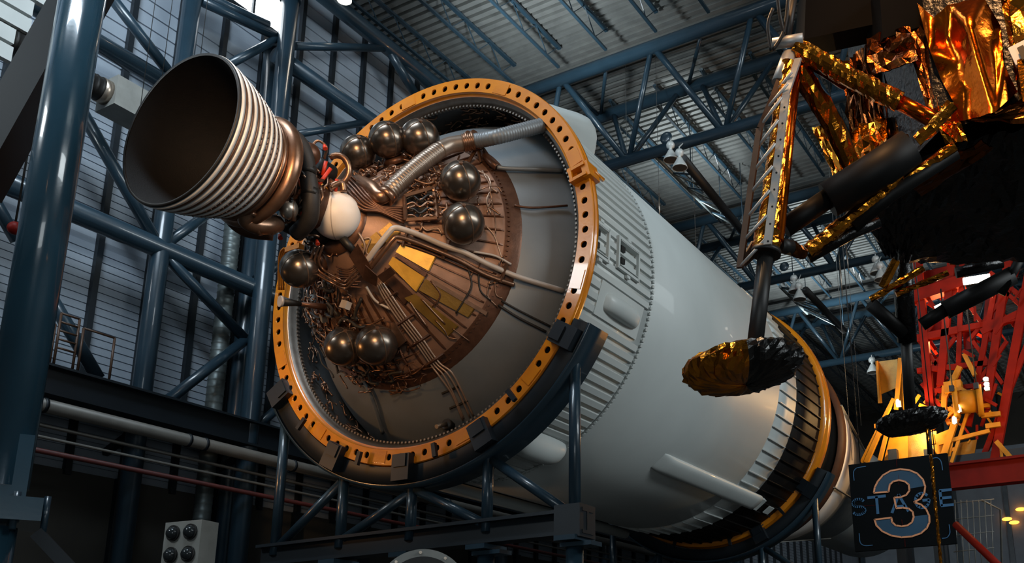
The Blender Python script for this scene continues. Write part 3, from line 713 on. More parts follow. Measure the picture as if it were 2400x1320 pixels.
# triangular silver bracket beside the lower bottles
MB().poly([oncone(q, .18) for q in ((905, 755), (925, 758), (952, 800), (930, 818))], .03).build('bracket', 'bronze', cone)
pipe(cp((838, 762, .1), (870, 760, .12), (900, 745, .1)), .018, 'bronze', 'tube', 8); pipe(cp((858, 672, .12), (880, 705, .1), (915, 725, .08)), .02, 'white_pipe', 'tube', 8)
for pts, m_, r_ in ((((1146, 434), (1159, 506), (1161, 547)), 'bronze', .009), (((1138, 529), (1157, 550), (1168, 580), (1178, 614)), 'brass_pale', .011), (((1130, 400), (1150, 440), (1140, 470), (1150, 500)), 'brass_pale', .012),
    (((1096, 626), (1105, 667), (1090, 700), (1068, 735)), 'black_rubber', .014), (((1121, 628), (1125, 679), (1151, 705)), 'black_rubber', .014), (((1149, 654), (1142, 692), (1166, 720)), 'bronze', .012), (((1160, 655), (1162, 690), (1178, 700)), 'bronze', .012),
    (((1009, 658), (1032, 692), (1013, 720)), 'brown_metal', .012), (((987, 700), (1010, 725), (1043, 760)), 'bronze', .014), (((960, 707), (975, 730), (1002, 768)), 'bronze', .014), (((1020, 750), (1042, 775), (1050, 790), (1070, 795)), 'bronze', .01), (((1060, 770), (1080, 785), (1100, 800)), 'bronze', .01),
    (((1120, 400), (1145, 415), (1152, 440), (1165, 450)), 'brass_pale', .014), (((1010, 412), (1030, 402), (1060, 408), (1075, 395)), 'brass_pale', .014), (((1025, 430), (1045, 415), (1062, 425), (1070, 410)), 'brass_pale', .012), (((855, 405), (900, 388), (960, 372)), 'brass_pale', .018), (((870, 425), (920, 400), (985, 378)), 'brass_pale', .016), (((985, 525), (1000, 540), (1025, 535), (1035, 548)), 'brass_pale', .014), (((840, 545), (855, 575), (850, 600), (862, 618)), 'brass_pale', .018), (((850, 560), (868, 560), (858, 590), (875, 605)), 'brass_pale', .014)):
    pipe(cp(*pts, off=.06), r_, m_, 'wire', 6, 4)
# left bundle of bright tubes
for i in range(3):
    pipe([dep((738+i*10, 578-i*2), 14.0), dep((729+i*9, 612-i), 14.1), dep((740+i*9, 640-i*4), 14.2)]+[oncone((775+i*8, 662-i*5), .35), oncone((808, 676-i*8), .25), oncone((828, 660-i*10), .2), oncone((850, 640-i*9), .15)], .018, 'bronze', 'tube', 8)
for i in range(9): pipe(cp((790+random.uniform(-6, 6), 625+i*6, .2), (815, 632+i*5, .22), (842+random.uniform(-6, 6), 618+i*7, .16)), .012, 'brown_metal', 'tube', 6)
# clutter of wiring over the shadowed side: uncountable
def clutter(n, thr, yr, offr, m, name, seed, r=.010):
    random.seed(seed); s = MB()
    for i in range(n):
        th = random.uniform(*thr); y = random.uniform(*yr); P = []
        off = random.uniform(*offr); dth = random.choice((-1, 1))*random.uniform(.03, .1); dy = random.uniform(-.09, .09)
        for k in range(random.randint(3, 6)):
            P.append(conept(th, min(max(y, CY0+.05), CY1), off+random.uniform(-.03, .05)))
            th += dth*random.uniform(-.2, 1.4); y += dy*random.uniform(-.3, 1.3)
        s.tube(smooth_path(P, 3), r*random.uniform(.7, 1.8), 6)
    return s.build(name, m, cone, kind='stuff')
clutter(150, (radians(150), radians(262)), (9.7, 11.0), (.04, .22), 'bronze', 'wiring', 3)
clutter(120, (radians(150), radians(265)), (9.7, 11.0), (.03, .2), 'black_rubber', 'dark_wiring', 4, .016)
clutter(40, (radians(262), radians(284)), (10.5, 11.0), (.04, .12), 'brown_metal', 'lower_wiring', 5)
clutter(70, (radians(20), radians(110)), (9.6, 10.5), (.04, .14), 'bronze', 'upper_wiring', 6, .012)
clutter(9, (radians(-40), radians(30)), (10.2, 10.95), (.04, .07), 'bronze', 'side_wiring', 8, .008)
clutter(40, (radians(0), radians(40)), (9.9, 10.4), (.04, .16), 'bronze', 'frame_wiring', 9, .012)
random.seed(11)
for i in range(14):
    th = radians(random.uniform(160, 255)); y = random.uniform(9.8, 10.9); M = coneM(th, y); s = random.uniform(.06, .14)
    inst(MB().box((0, 0, .1), s, s*1.3, s*.8).mesh('equipment_box', random.choice(('bronze', 'brown_metal', 'strut_black', 'box_grey'))), 'equipment_box', cone, M)
bxp = oncone((810, 715), .22); MB().box(bxp, .13, .1, .12, Matrix.Rotation(.4, 3, 'Y')).build('equipment_box', 'white_pipe', cone)
# wiring on the skirt's inner wall, top and lower left
def wallwires(n, a0, a1, seed, name):
    random.seed(seed); s = MB()
    for i in range(n):
        th = radians(random.uniform(a0, a1)); y = random.uniform(YR+.4, YR+1.2); P = []
        for k in range(4): P.append(cylpt(th, y, 3.05+random.uniform(-.05, .03))); th += random.uniform(-.01, .05); y += random.uniform(-.06, .06)
        s.tube(smooth_path(P, 3), random.uniform(.008, .02), 6)
    s.build(name, 'bronze', st, kind='stuff')
wallwires(70, 60, 110, 2, 'skirt_wiring'); wallwires(70, 170, 260, 3, 'lower_skirt_wiring')
# orange hinge horn and round disc on the left of the ring
hl = oncyl((672, 640), 3.2) if False else dep((668, 600), 14.9)
for i in range(3): pipe([dep((680-i*7, 582), 14.7), dep((668-i*5, 592), 14.75), dep((662-i*4, 620), 14.8), dep((664-i*5, 680), 14.85)], .02, 'orange_paint', 'hoist_cable', 8, parent=ring)
MB().box(dep((690, 583), 14.6), .3, .1, .08).build('hoist_lug', 'orange_paint', ring)
d0 = dep((655, 706), 14.3); th_ax = (dep((700, 712), 14.5)-d0).normalized()
ho = MB().tube([d0, d0+th_ax*.04], .085, 24).build('port_disc', 'white_pipe', st, label='small round cream disc on a dark cone')
MB().tube([d0+th_ax*.04, d0+th_ax*.34], [.075, .03], 20).build('port_cone', 'strut_black', ho); MB().tube([d0+th_ax*.3, d0+th_ax*.75], [.03, .06], 12).build('port_stub', 'brown_metal', ho)
# ------------------------------------------------------------------ fairings and doors on the outside
def pod(c_th, y0, y1, wd, ht, name, label=None, taper=.35, m='white_paint', p=2.6):
    s = MB(); M = axM(c_th, 0, RS-.01); n = 18; k = 16
    for i in range(n+1):
        u = i/n; yy = y0+(y1-y0)*u
        e = min(1, (1-abs(2*u-1)**p)**(1/p)+1e-3) if taper else 1
        for j in range(k+1):
            a = pi*j/k; x = wd/2*cos(a); z = ht*(max(sin(a), 0)**.7)
            s.v.append(M @ Vector((x*(.55+.45*e) if taper else x, yy, z*e)))
    for i in range(n):
        for j in range(k): s.face((i*(k+1)+j, (i+1)*(k+1)+j, (i+1)*(k+1)+j+1, i*(k+1)+j+1), True)
    return s.build(name, m, skirt, label=label)
MB().box(axM(fair1, 12.45, RS+.01) @ Vector((0, 0, 0)), .55, 1.35, .02, axM(fair1, 0, 0).to_3x3()).build('fairing_base', 'white_paint', skirt)
pod(fair1, 11.95, 13.02, .34, .19, 'fairing', 'small rounded blister fairing facing right')
pod(fair2, 11.75, 13.28, .50, .36, 'fairing', 'larger capsule-shaped fairing low on the skirt')
MB().box(axM(fair2, 12.5, RS+.005) @ Vector((0, 0, 0)), .66, 1.65, .02, axM(fair2, 0, 0).to_3x3()).build('fairing_base', 'white_paint', skirt)
s = MB(); M = axM(radians(52), 0, RS-.01); ys = [11.3, 11.6, 12.0, 12.4, 12.6, 12.75, 12.85, 12.93, 13.0]; hs_ = [.05, .16, .30, .43, .50, .47, .40, .25, .01]; k = 16
for y, h in zip(ys, hs_):
    for j in range(k+1):
        c_ = cos(pi*j/k); s.v.append(M @ Vector((.4*(abs(c_)**.6)*(1 if c_ > 0 else -1), y, h*max(sin(pi*j/k), 0)**.5)))
for i in range(len(ys)-1):
    for j in range(k): s.face((i*(k+1)+j, (i+1)*(k+1)+j, (i+1)*(k+1)+j+1, i*(k+1)+j+1), True)
s.build('thruster_fairing', 'white_paint', skirt, label='wedge-shaped fairing on top of the skirt behind the ring')
def door(q0, q1, hw):
    a, b = oncyl(q0, RS+.05), oncyl(q1, RS+.05); th = (theta(a)+theta(b))/2; M = axM(th, 0, RS+.06); M3 = M.to_3x3(); s = MB()
    y0, y1 = a.y, b.y
    for x in (-hw, hw): s.box(M @ Vector((x, (y0+y1)/2, 0)), .045, y1-y0, .05, M3)
    for y in (y0, y1): s.box(M @ Vector((0, y, 0)), 2*hw+.045, .045, .05, M3)
    for x in (-hw+.045, hw-.045): s.box(M @ Vector((x, (y0+y1)/2, .005)), .012, y1-y0-.09, .06, M3)
    d = s.build('door_frame', 'white_paint', skirt)
    for x in (-.1, .1): MB().box(M @ Vector((x, y0+.14, .0)), .09, .12, .03, M3).build('door_latch', 'strut_black', d)
    for x in (-hw-.06, hw+.06): MB().box(M @ Vector((x, (y0+y1)/2, 0)), .05, .1, .04, M3).build('door_hinge', 'white_paint', d)
door((1388, 548), (1424, 580), .26); door((1448, 588), (1494, 628), .25)
# long tapered tunnel low on the tank
ta, tb = oncyl((1544, 1074), RS), oncyl((1775, 1182), RS); tth2 = (theta(ta)+theta(tb))/2; M = axM(tth2, 0, RS+.02); s = MB()
kk = 12
for y, wd, zt in ((ta.y, .20, .01), (ta.y+.12, .21, .06), (ta.y+.3, .21, .105), (ta.y+.45, .21, .12), (tb.y-.5, .21, .12), (tb.y-.25, .21, .11), (tb.y-.2, .2, .01)):
    for j in range(kk+1):
        c_ = cos(pi*j/kk); s.v.append(M @ Vector((wd*(abs(c_)**.7)*(1 if c_ > 0 else -1), y, zt*max(sin(pi*j/kk), 0)**.6)))
for i in range(6):
    for j in range(kk): s.face((i*(kk+1)+j, (i+1)*(kk+1)+j, (i+1)*(kk+1)+j+1, i*(kk+1)+j+1), True)
tn2 = s.build('cable_tunnel', 'white_paint', tank, label='long raised white tunnel low on the tank')
MB().box(axM(tth2, tb.y-.12, RS+.04) @ Vector((0, 0, 0)), .34, .3, .1, axM(tth2, 0, 0).to_3x3()).build('tunnel_end', 'white_paint', tn2)
for q, m in (((1800, 1195), 'white_paint'), ((1785, 1235), 'silver')):
    a = oncyl(q, RS+.04); MB().box(axM(theta(a), a.y, RS+.06) @ Vector((0, 0, 0)), .22, .3, .03, axM(theta(a), 0, 0).to_3x3()).build('vent_plate', m, bsk)
a = oncyl((1660, 1285), RS); MB().box(axM(theta(a), a.y, RS+.08) @ Vector((0, 0, 0)), .3, .7, .14, axM(theta(a), 0, 0).to_3x3()).build('step_box', 'white_paint', fsk)
# lower silver pipe hugging the left of the tank's underside
MB().tube([cylpt(radians(-118), 12.0, 3.42), cylpt(radians(-118), 21.0, 3.42)], .12, 16).build('feed_line_cover', 'white_paint', tank)
# ================================================================== NEXT SECTION BEYOND THE FORWARD RING
nx = thing('adapter_section', 'dark banded section and pale cone beyond the far orange ring', 'rocket section', (C.x, 27, C.z-3))
MB().lathe([(3.0, 22.86), (2.62, 22.95), (2.62, 24.9), (2.8, 25.0)], 128, cen=cen).build('black_band', 'void_black', nx)
MB().lathe([(2.86, 24.95), (2.98, 25.0), (2.98, 25.35), (2.9, 25.4)], 128, cen=cen).build('brown_band', 'cone_dark', nx)
MB().lathe([(2.9, 25.4), (2.92, 25.45), (2.72, 26.8), (2.55, 27.6)], 128, cen=cen).build('pale_cone', 'white_bright', nx)
MB().lathe([(2.55, 27.6), (2.55, 27.8), (2.45, 27.85), (2.05, 31.4), (1.95, 31.5)], 128, cen=cen).build('rear_cone', 'box_grey', nx)
MB().lathe([(1.95, 31.5), (1.95, 37.5), (1.5, 37.6), (.4, 39.5)], 96, cen=cen).build('rear_cylinder', 'white_paint', nx)
for k in range(8):
    th = 2*pi*(k+.3)/8; MB().beam(cylpt(th, 25.25, 3.0), cylpt(th, 31.4, 2.07), .06, .03).build('seam_strip', 'box_grey', nx)
# ================================================================== ENGINE
G = Vector((C.x, 9.36, C.z)); Ec = ony((421, 302), 6.62); AX = (G-Ec).normalized(); LE = (G-Ec).length
en = thing('rocket_engine', 'rocket engine with a banded bell nozzle hanging off the stage toward the upper left', 'rocket engine', (Ec.x, 7.8, 7.2))
es = Vector((1, 0, 0)); es = (es-AX*es.dot(AX)).normalized(); eu = es.cross(AX)*-1
if eu.z < 0: eu = -eu
def ept(s, r, th): return Ec+AX*s+es*(r*cos(th))+eu*(r*sin(th))
def elathe(prof, n=96, smooth=True, ro=None):
    m = MB(); k = len(prof)
    for i in range(n):
        for r, s in prof: m.v.append(ept(s, r, 2*pi*i/n))
    for i in range(n):
        j = (i+1) % n
        for q in range(k-1): m.face((i*k+q, i*k+q+1, j*k+q+1, j*k+q), smooth)
    return m
RB = [(1.03, 0), (1.005, .15), (.965, .32), (.915, .5), (.855, .68), (.785, .85), (.72, 1.0), (.62, 1.2), (.48, 1.42), (.33, 1.62), (.24, 1.78)]
def rb(s):
    for (r0, s0), (r1, s1) in zip(RB, RB[1:]):
        if s <= s1: return r0+(r1-r0)*(s-s0)/(s1-s0)
    return .24
noz = elathe([(r, s) for r, s in RB]+[(.26, 1.95), (.30, 2.2)]).build('nozzle', 'nozzle_out', en)
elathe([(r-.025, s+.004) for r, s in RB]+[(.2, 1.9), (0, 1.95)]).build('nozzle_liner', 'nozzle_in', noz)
elathe([(1.005, -.005), (1.035, -.012), (1.045, .02), (1.03, .035)]).build('nozzle_lip', 'strut_black', noz)
NB = 8
for i in range(NB):
    s0 = .035+i*.118
    elathe([(rb(s0)-.005, s0), (rb(s0)+.028, s0+.006), (rb(s0+.055)+.028, s0+.052), (rb(s0+.06)-.005, s0+.058)]).build('stiffening_band', 'nozzle_band', noz)
    if i < NB-1 or True:
        s1 = s0+.088
        elathe([(rb(s1-.02), s1-.026), (rb(s1)+.020, s1-.016), (rb(s1)+.024, s1), (rb(s1)+.016, s1+.014), (rb(s1+.02), s1+.022)]).build('band_rib', 'nozzle_out', noz)
# bolt heads along four of the bands
m = MB()
for i in (3, 4, 5, 6):
    s = .035+i*.118+.066
    for k in range(72): th = 2*pi*k/72; m.box(ept(s, rb(s)+.022, th), .016, .016, .016)
m.build('band_bolts', 'brown_metal', noz, kind='stuff')
elathe([(rb(.98), .975), (rb(.98)+.035, .99), (rb(1.06)+.05, 1.06), (rb(1.09), 1.09)]).build('collar', 'bronze', noz)
def etorus(s, r, t, n=96, k=16, t2=None):
    m = MB()
    for i in range(n):
        th = 2*pi*i/n; tt = t if t2 is None else t+(t2-t)*(.5-.5*cos(th+2.2))
        for j in range(k): a = 2*pi*j/k; m.v.append(ept(s+tt*sin(a), r+tt*cos(a), th))
    for i in range(n):
        for j in range(k): m.face((i*k+j, i*k+(j+1) % k, ((i+1) % n)*k+(j+1) % k, ((i+1) % n)*k+j), True)
    return m
mani = etorus(1.19, .71, .075, t2=.125).build('exhaust_manifold', 'bronze', en, label='fat bronze ring pipe around the nozzle')
elathe([(.60, 1.27), (.56, 1.34), (.50, 1.42)]).build('manifold_skirt', 'bronze', mani)
for s, r in ((1.36, .55), (1.44, .49), (1.52, .43)): etorus(s, r, .022, 64, 8).build('cooling_ring', 'brown_metal', noz)
def ep(pts, r, m, name='pipe', n=14, parent=None, sm=True): 
    P = [dep(q[:2], q[2]) for q in pts]; P = smooth_path(P, 6) if sm else P
    return MB().tube(P, r, n).build(name, m, parent or en)
ex = ep(((605, 470, 12.75), (585, 495, 12.7), (578, 515, 12.75), (598, 528, 12.85), (628, 530, 13.0), (650, 525, 13.2)), .115, 'bronze', 'exhaust_elbow', 18, mani)
for q, r in (((585, 498, 12.7), .13), ((606, 530, 12.9), .13), ((636, 529, 13.05), .125)):
    c = dep(q[:2], q[2]); d = Vector((.5, .3, .1)) if q[0] > 600 else Vector((-.3, 0, -.5)); d.normalize()
    MB().tube([c-d*.025, c+d*.025], r, 20).build('pipe_flange', 'bronze', ex)
ep(((555, 500, 13.1), (545, 515, 13.2), (580, 540, 13.3), (640, 548, 13.4)), .1, 'brown_metal', 'exhaust_duct', 16, mani)
gb = MB().sphere(dep((676, 490), 13.15), .135, 28, 16, (.9, 1, 1.1)).build('gas_bottle', 'silver', en, label='small shiny metal bottle below the ring pipe')
c = dep((686, 495), 13.2); MB().tube([c-Vector((.02, .02, 0)), c+Vector((.03, .02, 0))], .14, 24).build('bottle_band', 'bronze', gb)
ld = ep(((668, 308, 13.2), (700, 335, 13.25), (716, 372, 13.25), (723, 420, 13.3), (729, 470, 13.3), (724, 515, 13.4), (695, 548, 13.6)), .118, 'black_rubber', 'propellant_duct', 20)
for q in ((721, 400, 13.28), (728, 452, 13.3)):
    c = dep(q[:2], q[2]); MB().tube([c-Vector((.01, 0, .05)), c+Vector((0, 0, .05))], .126, 22).build('duct_band', 'strut_black', ld)
MB().sphere(dep((722, 362), 13.6), .17, 24, 14).build('valve_body', 'brown_metal', en)
ws = MB().sphere(dep((788, 505), 14.05), .352, 48, 28).build('start_tank', 'sphere_white', en, label='big white spherical tank')
c = dep((788, 505), 14.05)
MB().tube([c+Vector((.05, .1, -.33)), c+Vector((.12, .3, -.5))], .06, 14).build('tank_stub', 'strut_black', ws)
s = MB()
for i in range(65):
    a = 2*pi*i/64; d = Vector((cos(a)*.55, -cos(a)*.83+0, sin(a))).normalized(); s.v += [c+d*.356+Vector((.006, .004, 0)), c+d*.356-Vector((.006, .004, 0))]
    if i: s.face((2*i-2, 2*i-1, 2*i+1, 2*i))
s.build('weld_seam', 'white_pipe', ws)
MB().tube([c-Vector((.1, -.2, .05)), c+Vector((.1, .45, 0))], .16, 16).build('tank_mount', 'strut_black', ws)
# pumps, chamber and gimbal
elathe([(.30, 1.9), (.33, 2.0), (.33, 2.3), (.26, 2.4), (.18, 2.5), (.18, LE), (0, LE)], 40).build('thrust_chamber', 'brown_metal', en)
for q, r, L in (((700, 440, 14.0), .2, .35), ((755, 400, 14.1), .16, .3), ((690, 520, 14.0), .2, .3), ((740, 545, 14.2), .15, .3)):
    c = dep(q[:2], q[2]); MB().tube([c-AX*L*.6, c-AX*L*.5, c+AX*L*.5, c+AX*L*.6], [r*.7, r, r, r*.7], 24).build('pump_housing', 'strut_black', en)
hs = []
for i in range(17): a = radians(-130+i*16); hs.append(dep((790+28*cos(a), 398-34*sin(a)), 13.95))
MB().tube(hs, .045, 12).build('curved_hose', 'bronze', en)
for p in (((740, 442, 13.8), (775, 395, 13.9)), ((790, 420, 13.85), (786, 448, 13.9)), ((764, 378, 13.9), (756, 412, 13.9))):
    MB().tube([dep(p[0][:2], p[0][2]), dep(p[1][:2], p[1][2])], .028, 10).build('safety_pin', 'red_paint', en)
for q in ((655, 550, 13.7), (742, 563, 13.9), (708, 498, 13.4), (760, 340, 13.7), (686, 350, 13.3)):
    c = dep(q[:2], q[2]); MB().tube([c, c+Vector((.03, 0, -.07))], [.02, .035], 8).build('safety_cap', 'red_paint', en)
ep(((728, 345, 13.7), (745, 330, 13.75), (765, 345, 13.75), (760, 372, 13.8)), .02, 'bronze', 'hose', 8); ep(((770, 440, 13.8), (800, 428, 13.9), (806, 450, 13.9)), .05, 'bronze', 'hose', 10)
c0 = dep((788, 505), 14.05)
random.seed(21); s = MB(); s2_ = MB(); s3_ = MB()
for i in range(190):
    th = random.uniform(0, 2*pi); ss = random.uniform(1.45, LE+.1); r = random.uniform(.22, .52)*(1 if ss > 1.7 else 1.05); P = []
    dth = random.choice((-1, 1))*random.uniform(.05, .3); ds = random.uniform(-.08, .08)
    for k in range(random.randint(3, 6)): P.append(ept(min(max(ss, 1.42), LE+.15), r+random.uniform(-.04, .04), th)); th += dth*random.uniform(0, 1.3); ss += ds*random.uniform(0, 1.5)
    if any((v-c0).length < .47 for v in P): continue
    (s if i % 3 == 0 else (s2_ if i % 3 == 1 else s3_)).tube(smooth_path(P, 3), random.uniform(.008, .024), 6)
s.build('engine_tubing', 'bronze', en, kind='stuff'); s2_.build('engine_wiring', 'black_rubber', en, kind='stuff'); s3_.build('engine_piping', 'brown_metal', en, kind='stuff')
# thin sensor line along the top of the bell
MB().tube([ept(.35, .97, pi/2-.3), ept(.42, 1.02, pi/2-.3), ept(1.3, .74, pi/2-.3)], .014, 8).build('sensor_line', 'strut_black', noz)
# ================================================================== CRADLES
def cradle(yc, r0, xs, label, a0, a1, zb=3.85, clampth=(), first=True):
    t = thing('cradle_stand', label, 'stand', ((xs[0]+xs[-1])/2, yc, 0), 'dark blue cradle stands under the stage')
    sd = MB().lathe([(r0, yc-.02), (r0+.30, yc-.02), (r0+.32, yc+.42), (r0, yc+.42), (r0, yc-.02)], 72, radians(a0), radians(a1), cen).build('saddle', 'steel_dark', t)
    MB().lathe([(r0+.29, yc-.05), (r0+.33, yc-.05), (r0+.34, yc+.46), (r0+.30, yc+.46)], 72, radians(a0), radians(a1), cen).build('saddle_flange', 'steel_blue', sd)
    for th in clampth:
        M = axM(radians(th), yc-.02, r0+.06).to_3x3(); c = cylpt(radians(th), yc-.0, r0+.04)
        MB().box(c, .34, .34, .42, M).build('clamp_block', 'steel_dark', sd)
        MB().box(cylpt(radians(th), yc-.17, r0-.06), .24, .05, .2, M).build('clamp_jaw', 'steel_dark', sd)
    for th in [(-48-27*k) for k in range(4)]:
        MB().box(cylpt(radians(th-4), yc-.19, r0-.07), .07, .06, .22, axM(radians(th-4), 0, 0).to_3x3()).build('clip', 'steel_dark', sd)
    for x in xs:
        dx = x-C.x; zt = C.z-sqrt(max((r0+.15)**2-dx*dx, 1.2)) if abs(dx) < r0+.1 else C.z-1.9
        zt = min(zt, C.z-1.75)
        MB().tube([(x, yc+.15, zb), (x, yc+.15, zt)], .085, 18).build('post', 'steel_blue', t)
        lp = MB().tube([(x, yc+.15, 0), (x, yc+.15, zb-.35)], .125, 20).build('lower_post', 'steel_blue', t)
        MB().box((x, yc+.15, zb-.24), .34, .55, .07).build('base_plate', 'steel_blue', lp); MB().box((x+.1, yc+.15, zb-.32), .5, .3, .06).build('base_plate', 'steel_blue', lp)
    MB().ibeam((xs[0]-.3, yc+.15, zb), (xs[-1]+.22, yc+.15, zb), .3, .36, .05).build('cross_beam', 'steel_dark', t)
    MB().box((xs[-1], yc+.15, zb), .42, .42, .46).build('end_block', 'steel_dark', t)
    for i in range(len(xs)-1):
        xa, xb = xs[i], xs[i+1]
        def zt(x): return C.z-sqrt(max((r0+.15)**2-(x-C.x)**2, 1.2))
        if xb <= C.x+.2: p, q = (xb-.05, yc+.15, min(zt(xb), C.z-1.9)-.25), (xa+.1, yc+.15, zb+.15)
        else: p, q = (xa+.08, yc+.15, min(zt(xa), C.z-1.9)-.2), (xb-.1, yc+.15, zb+.15)
        MB().tube([p, q], .075, 14).build('brace', 'steel_blue', t)
    return t
cradle(11.2, 3.37, [-12.98, -11.50, -10.04, -8.58, -7.06], 'dark blue cradle stand holding up the near orange ring', -152, -27, clampth=(-32, -65, -91, -117, -149))
cradle(22.55, 3.36, [-12.9, -11.5, -10.04, -8.62, -7.18], 'dark blue cradle stand holding up the far orange ring', -152, -28, zb=3.9, clampth=(-38, -66))
# grey round drum in front of the stand, only its rim in view
dc = dep((990, 1395), 13.0)
dr = thing('round_drum', 'grey round rim peeping up at the bottom edge below the ring', 'drum', (dc.x, dc.y, 0))
dd = (O-dc); dd.z = 0; dd.normalize(); sd_ = Vector((-dd.y, dd.x, 0))
def ring2(r, t, wd):
    m = MB(); n = 64
    for i in range(n):
        a = 2*pi*i/n; v = sd_*cos(a)+Vector((0, 0, 1))*sin(a)
        for rr, w_ in ((r, 0), (r, wd), (r-t, wd), (r-t, 0)): m.v.append(dc+v*rr-dd*w_)
    for i in range(n):
        for j in range(4): m.face((i*4+j, ((i+1) % n)*4+j, ((i+1) % n)*4+(j+1) % 4, i*4+(j+1) % 4))
    return m
ring2(.62, .1, .5).build('rim', 'box_grey', dr); ring2(.52, .5, .3).build('drum_face', 'strut_black', dr)
MB().box(dc+Vector((0, 0, -dc.z/2-.3)), .5, .4, dc.z-.6).build('pedestal', 'steel_dark', dr)
for a in (60, 95, 130): v = sd_*cos(radians(a))+Vector((0, 0, 1))*sin(radians(a)); MB().tube([dc+v*.57+dd*.01, dc+v*.57+dd*.04], .022, 8).build('bolt', 'silver', dr)
# four-lamp light box, lower left
lb = dep((445, 1278), 15.0)
bl = thing('light_box', 'grey box of four round stage lamps standing low by the blue column', 'light', (lb.x, lb.y, 0))
Mb = Matrix.Rotation(YAW-.35, 3, 'Z')
MB().box(lb+Vector((0, 0, -.15)), .72, .35, 1.0, Mb).build('housing', 'box_grey', bl)
for i in (-1, 1):
    for j in (-1, 1, -3):
        c = lb+Mb @ Vector((.17*i, -.18, .17*j)); f = Mb @ Vector((0, -1, 0))
        l = MB().tube([c, c+f*.03], .125, 20).build('lamp_ring', 'strut_black', bl); MB().sphere(c+f*.02, .1, 20, 12, (1, 1, 1)).build('bulb', 'glass_dark', l)
MB().tube([lb+Vector((0, 0, -.6)), Vector((lb.x, lb.y, 0))], .05, 10).build('stand_pole', 'steel_dark', bl)
# ================================================================== LUNAR LANDER
LC = Vector((.43, 9.62, 3.9))
lm = thing('lunar_lander', 'spidery lander wrapped in crinkled gold and black foil at the upper right', 'spacecraft', (LC.x, LC.y, 3.9))
def foil_tube(pts, r, m, name, n=14, step=.035, jit=.10, parent=None, label=None, seed=1):
    random.seed(seed); P = []
    for a, b in zip(pts, pts[1:]):
        k = max(2, int((b-a).length/step))
        for i in range(k): P.append((a.lerp(b, i/k)))
    P.append(pts[-1]); mm = len(P)
    rr = [(r if not hasattr(r, '__len__') else r[0]+(r[1]-r[0])*i/(mm-1)) for i in range(mm)]
    return MB().tube(P, rr, n, True, False, jit).build(name, m, parent or lm, label=label)
def foil_sheet(cor, nu, nv, amp, m, name, seed, parent=None, pleat=None, label=None, fine=.35):
    """crumpled sheet over four corners, double skinned"""
    random.seed(seed); a, b, c, d = [Vector(p) for p in cor]; n = (b-a).cross(d-a).normalized()
    if n.dot(O-a) < 0: n = -n
    s = MB(); off = seed*7.3
    for i in range(nu+1):
        for j in range(nv+1):
            u, v = i/nu, j/nv; ju = random.uniform(-.35, .35)/nu*(0 < i < nu); jv = random.uniform(-.35, .35)/nv*(0 < j < nv)
            u += ju; v += jv
            p = a*(1-u)*(1-v)+b*u*(1-v)+c*u*v+d*(1-u)*v
            h = noise.noise(Vector((u*4+off, v*4, 0)))*amp+random.uniform(-1, 1)*amp*fine
            if pleat: h += amp*.9*(abs(((u*pleat+.25*noise.noise(Vector((v*5, off, u*3)))) % 1)-.5)*2-.5)
            s.v.append(p+n*h)
    for i in range(nu):
        for j in range(nv):
            q = i*(nv+1)+j; t = ((q, q+nv+1, q+nv+2), (q, q+nv+2, q+1)) if (i+j) % 2 else ((q, q+nv+1, q+1), (q+1, q+nv+1, q+nv+2))
            for f in t: s.face(f)
    N = len(s.v); s.v += [p-n*.012 for p in s.v]
    for f in list(s.f): s.face(tuple(x+N for x in f[::-1]))
    return s.build(name, m, parent or lm, label=label)
# ---- leg with the ladder
P1 = dep((1742, 866), 7.4); B = dep((1770, 806), 7.40); T = dep((1850, 132), 8.2)
JN = B.lerp(T, .295)
MB().tube([B-(T-B).normalized()*.06, JN], .063, 28).build('inner_strut', 'strut_black', lm, label='bare black lower strut')
st1 = foil_tube([JN, B.lerp(T, .36)], .112, 'foil_gold', 'strut_cuff', 20, .02, .05)
MB().tube([JN-(T-B).normalized()*.02, JN+(T-B).normalized()*.02], .12, 24).build('cuff_ring', 'strut_black', st1)
foil_tube([B.lerp(T, .36), B.lerp(T, .97)], (.095, .075), 'foil_gold', 'outer_strut', 18, .05, .05, label='foil-wrapped upper strut', seed=4)
rs = Vector((.085, .02, 0))
MB().tube([B.lerp(T, .33)+rs, B.lerp(T, .95)+rs*.8], .045, 16).build('strut_red_sheen', 'foil_orange', lm)  # orange tube stands for the red light reflected on the strut's right side
MB().tube([B.lerp(T, .9)-rs*.6, T+(T-B)*.01], [.075, .06], 16).build('strut_head', 'rung_grey', lm)
# joint knuckle at the top
Jt = dep((1838, 100), 8.2)
kn = MB().tube([Jt-Vector((.09, .03, 0)), Jt+Vector((.16, .02, -.01))], .05, 16).build('knuckle', 'rung_grey', lm)
MB().tube([dep((1845, 90), 8.2), dep((1852, 40), 8.25), dep((1862, -20), 8.3)], .035, 12).build('upper_strut', 'strut_black', lm)
for q in (((1808, 120), (1800, 60), (1812, 20)), ((1838, 80), (1828, 40), (1822, -10)), ((1812, 118), (1838, 70), (1848, -10))): MB().tube(smooth_path([dep(p, 8.15) for p in q]), .016, 8).build('cable', 'strut_black', lm)
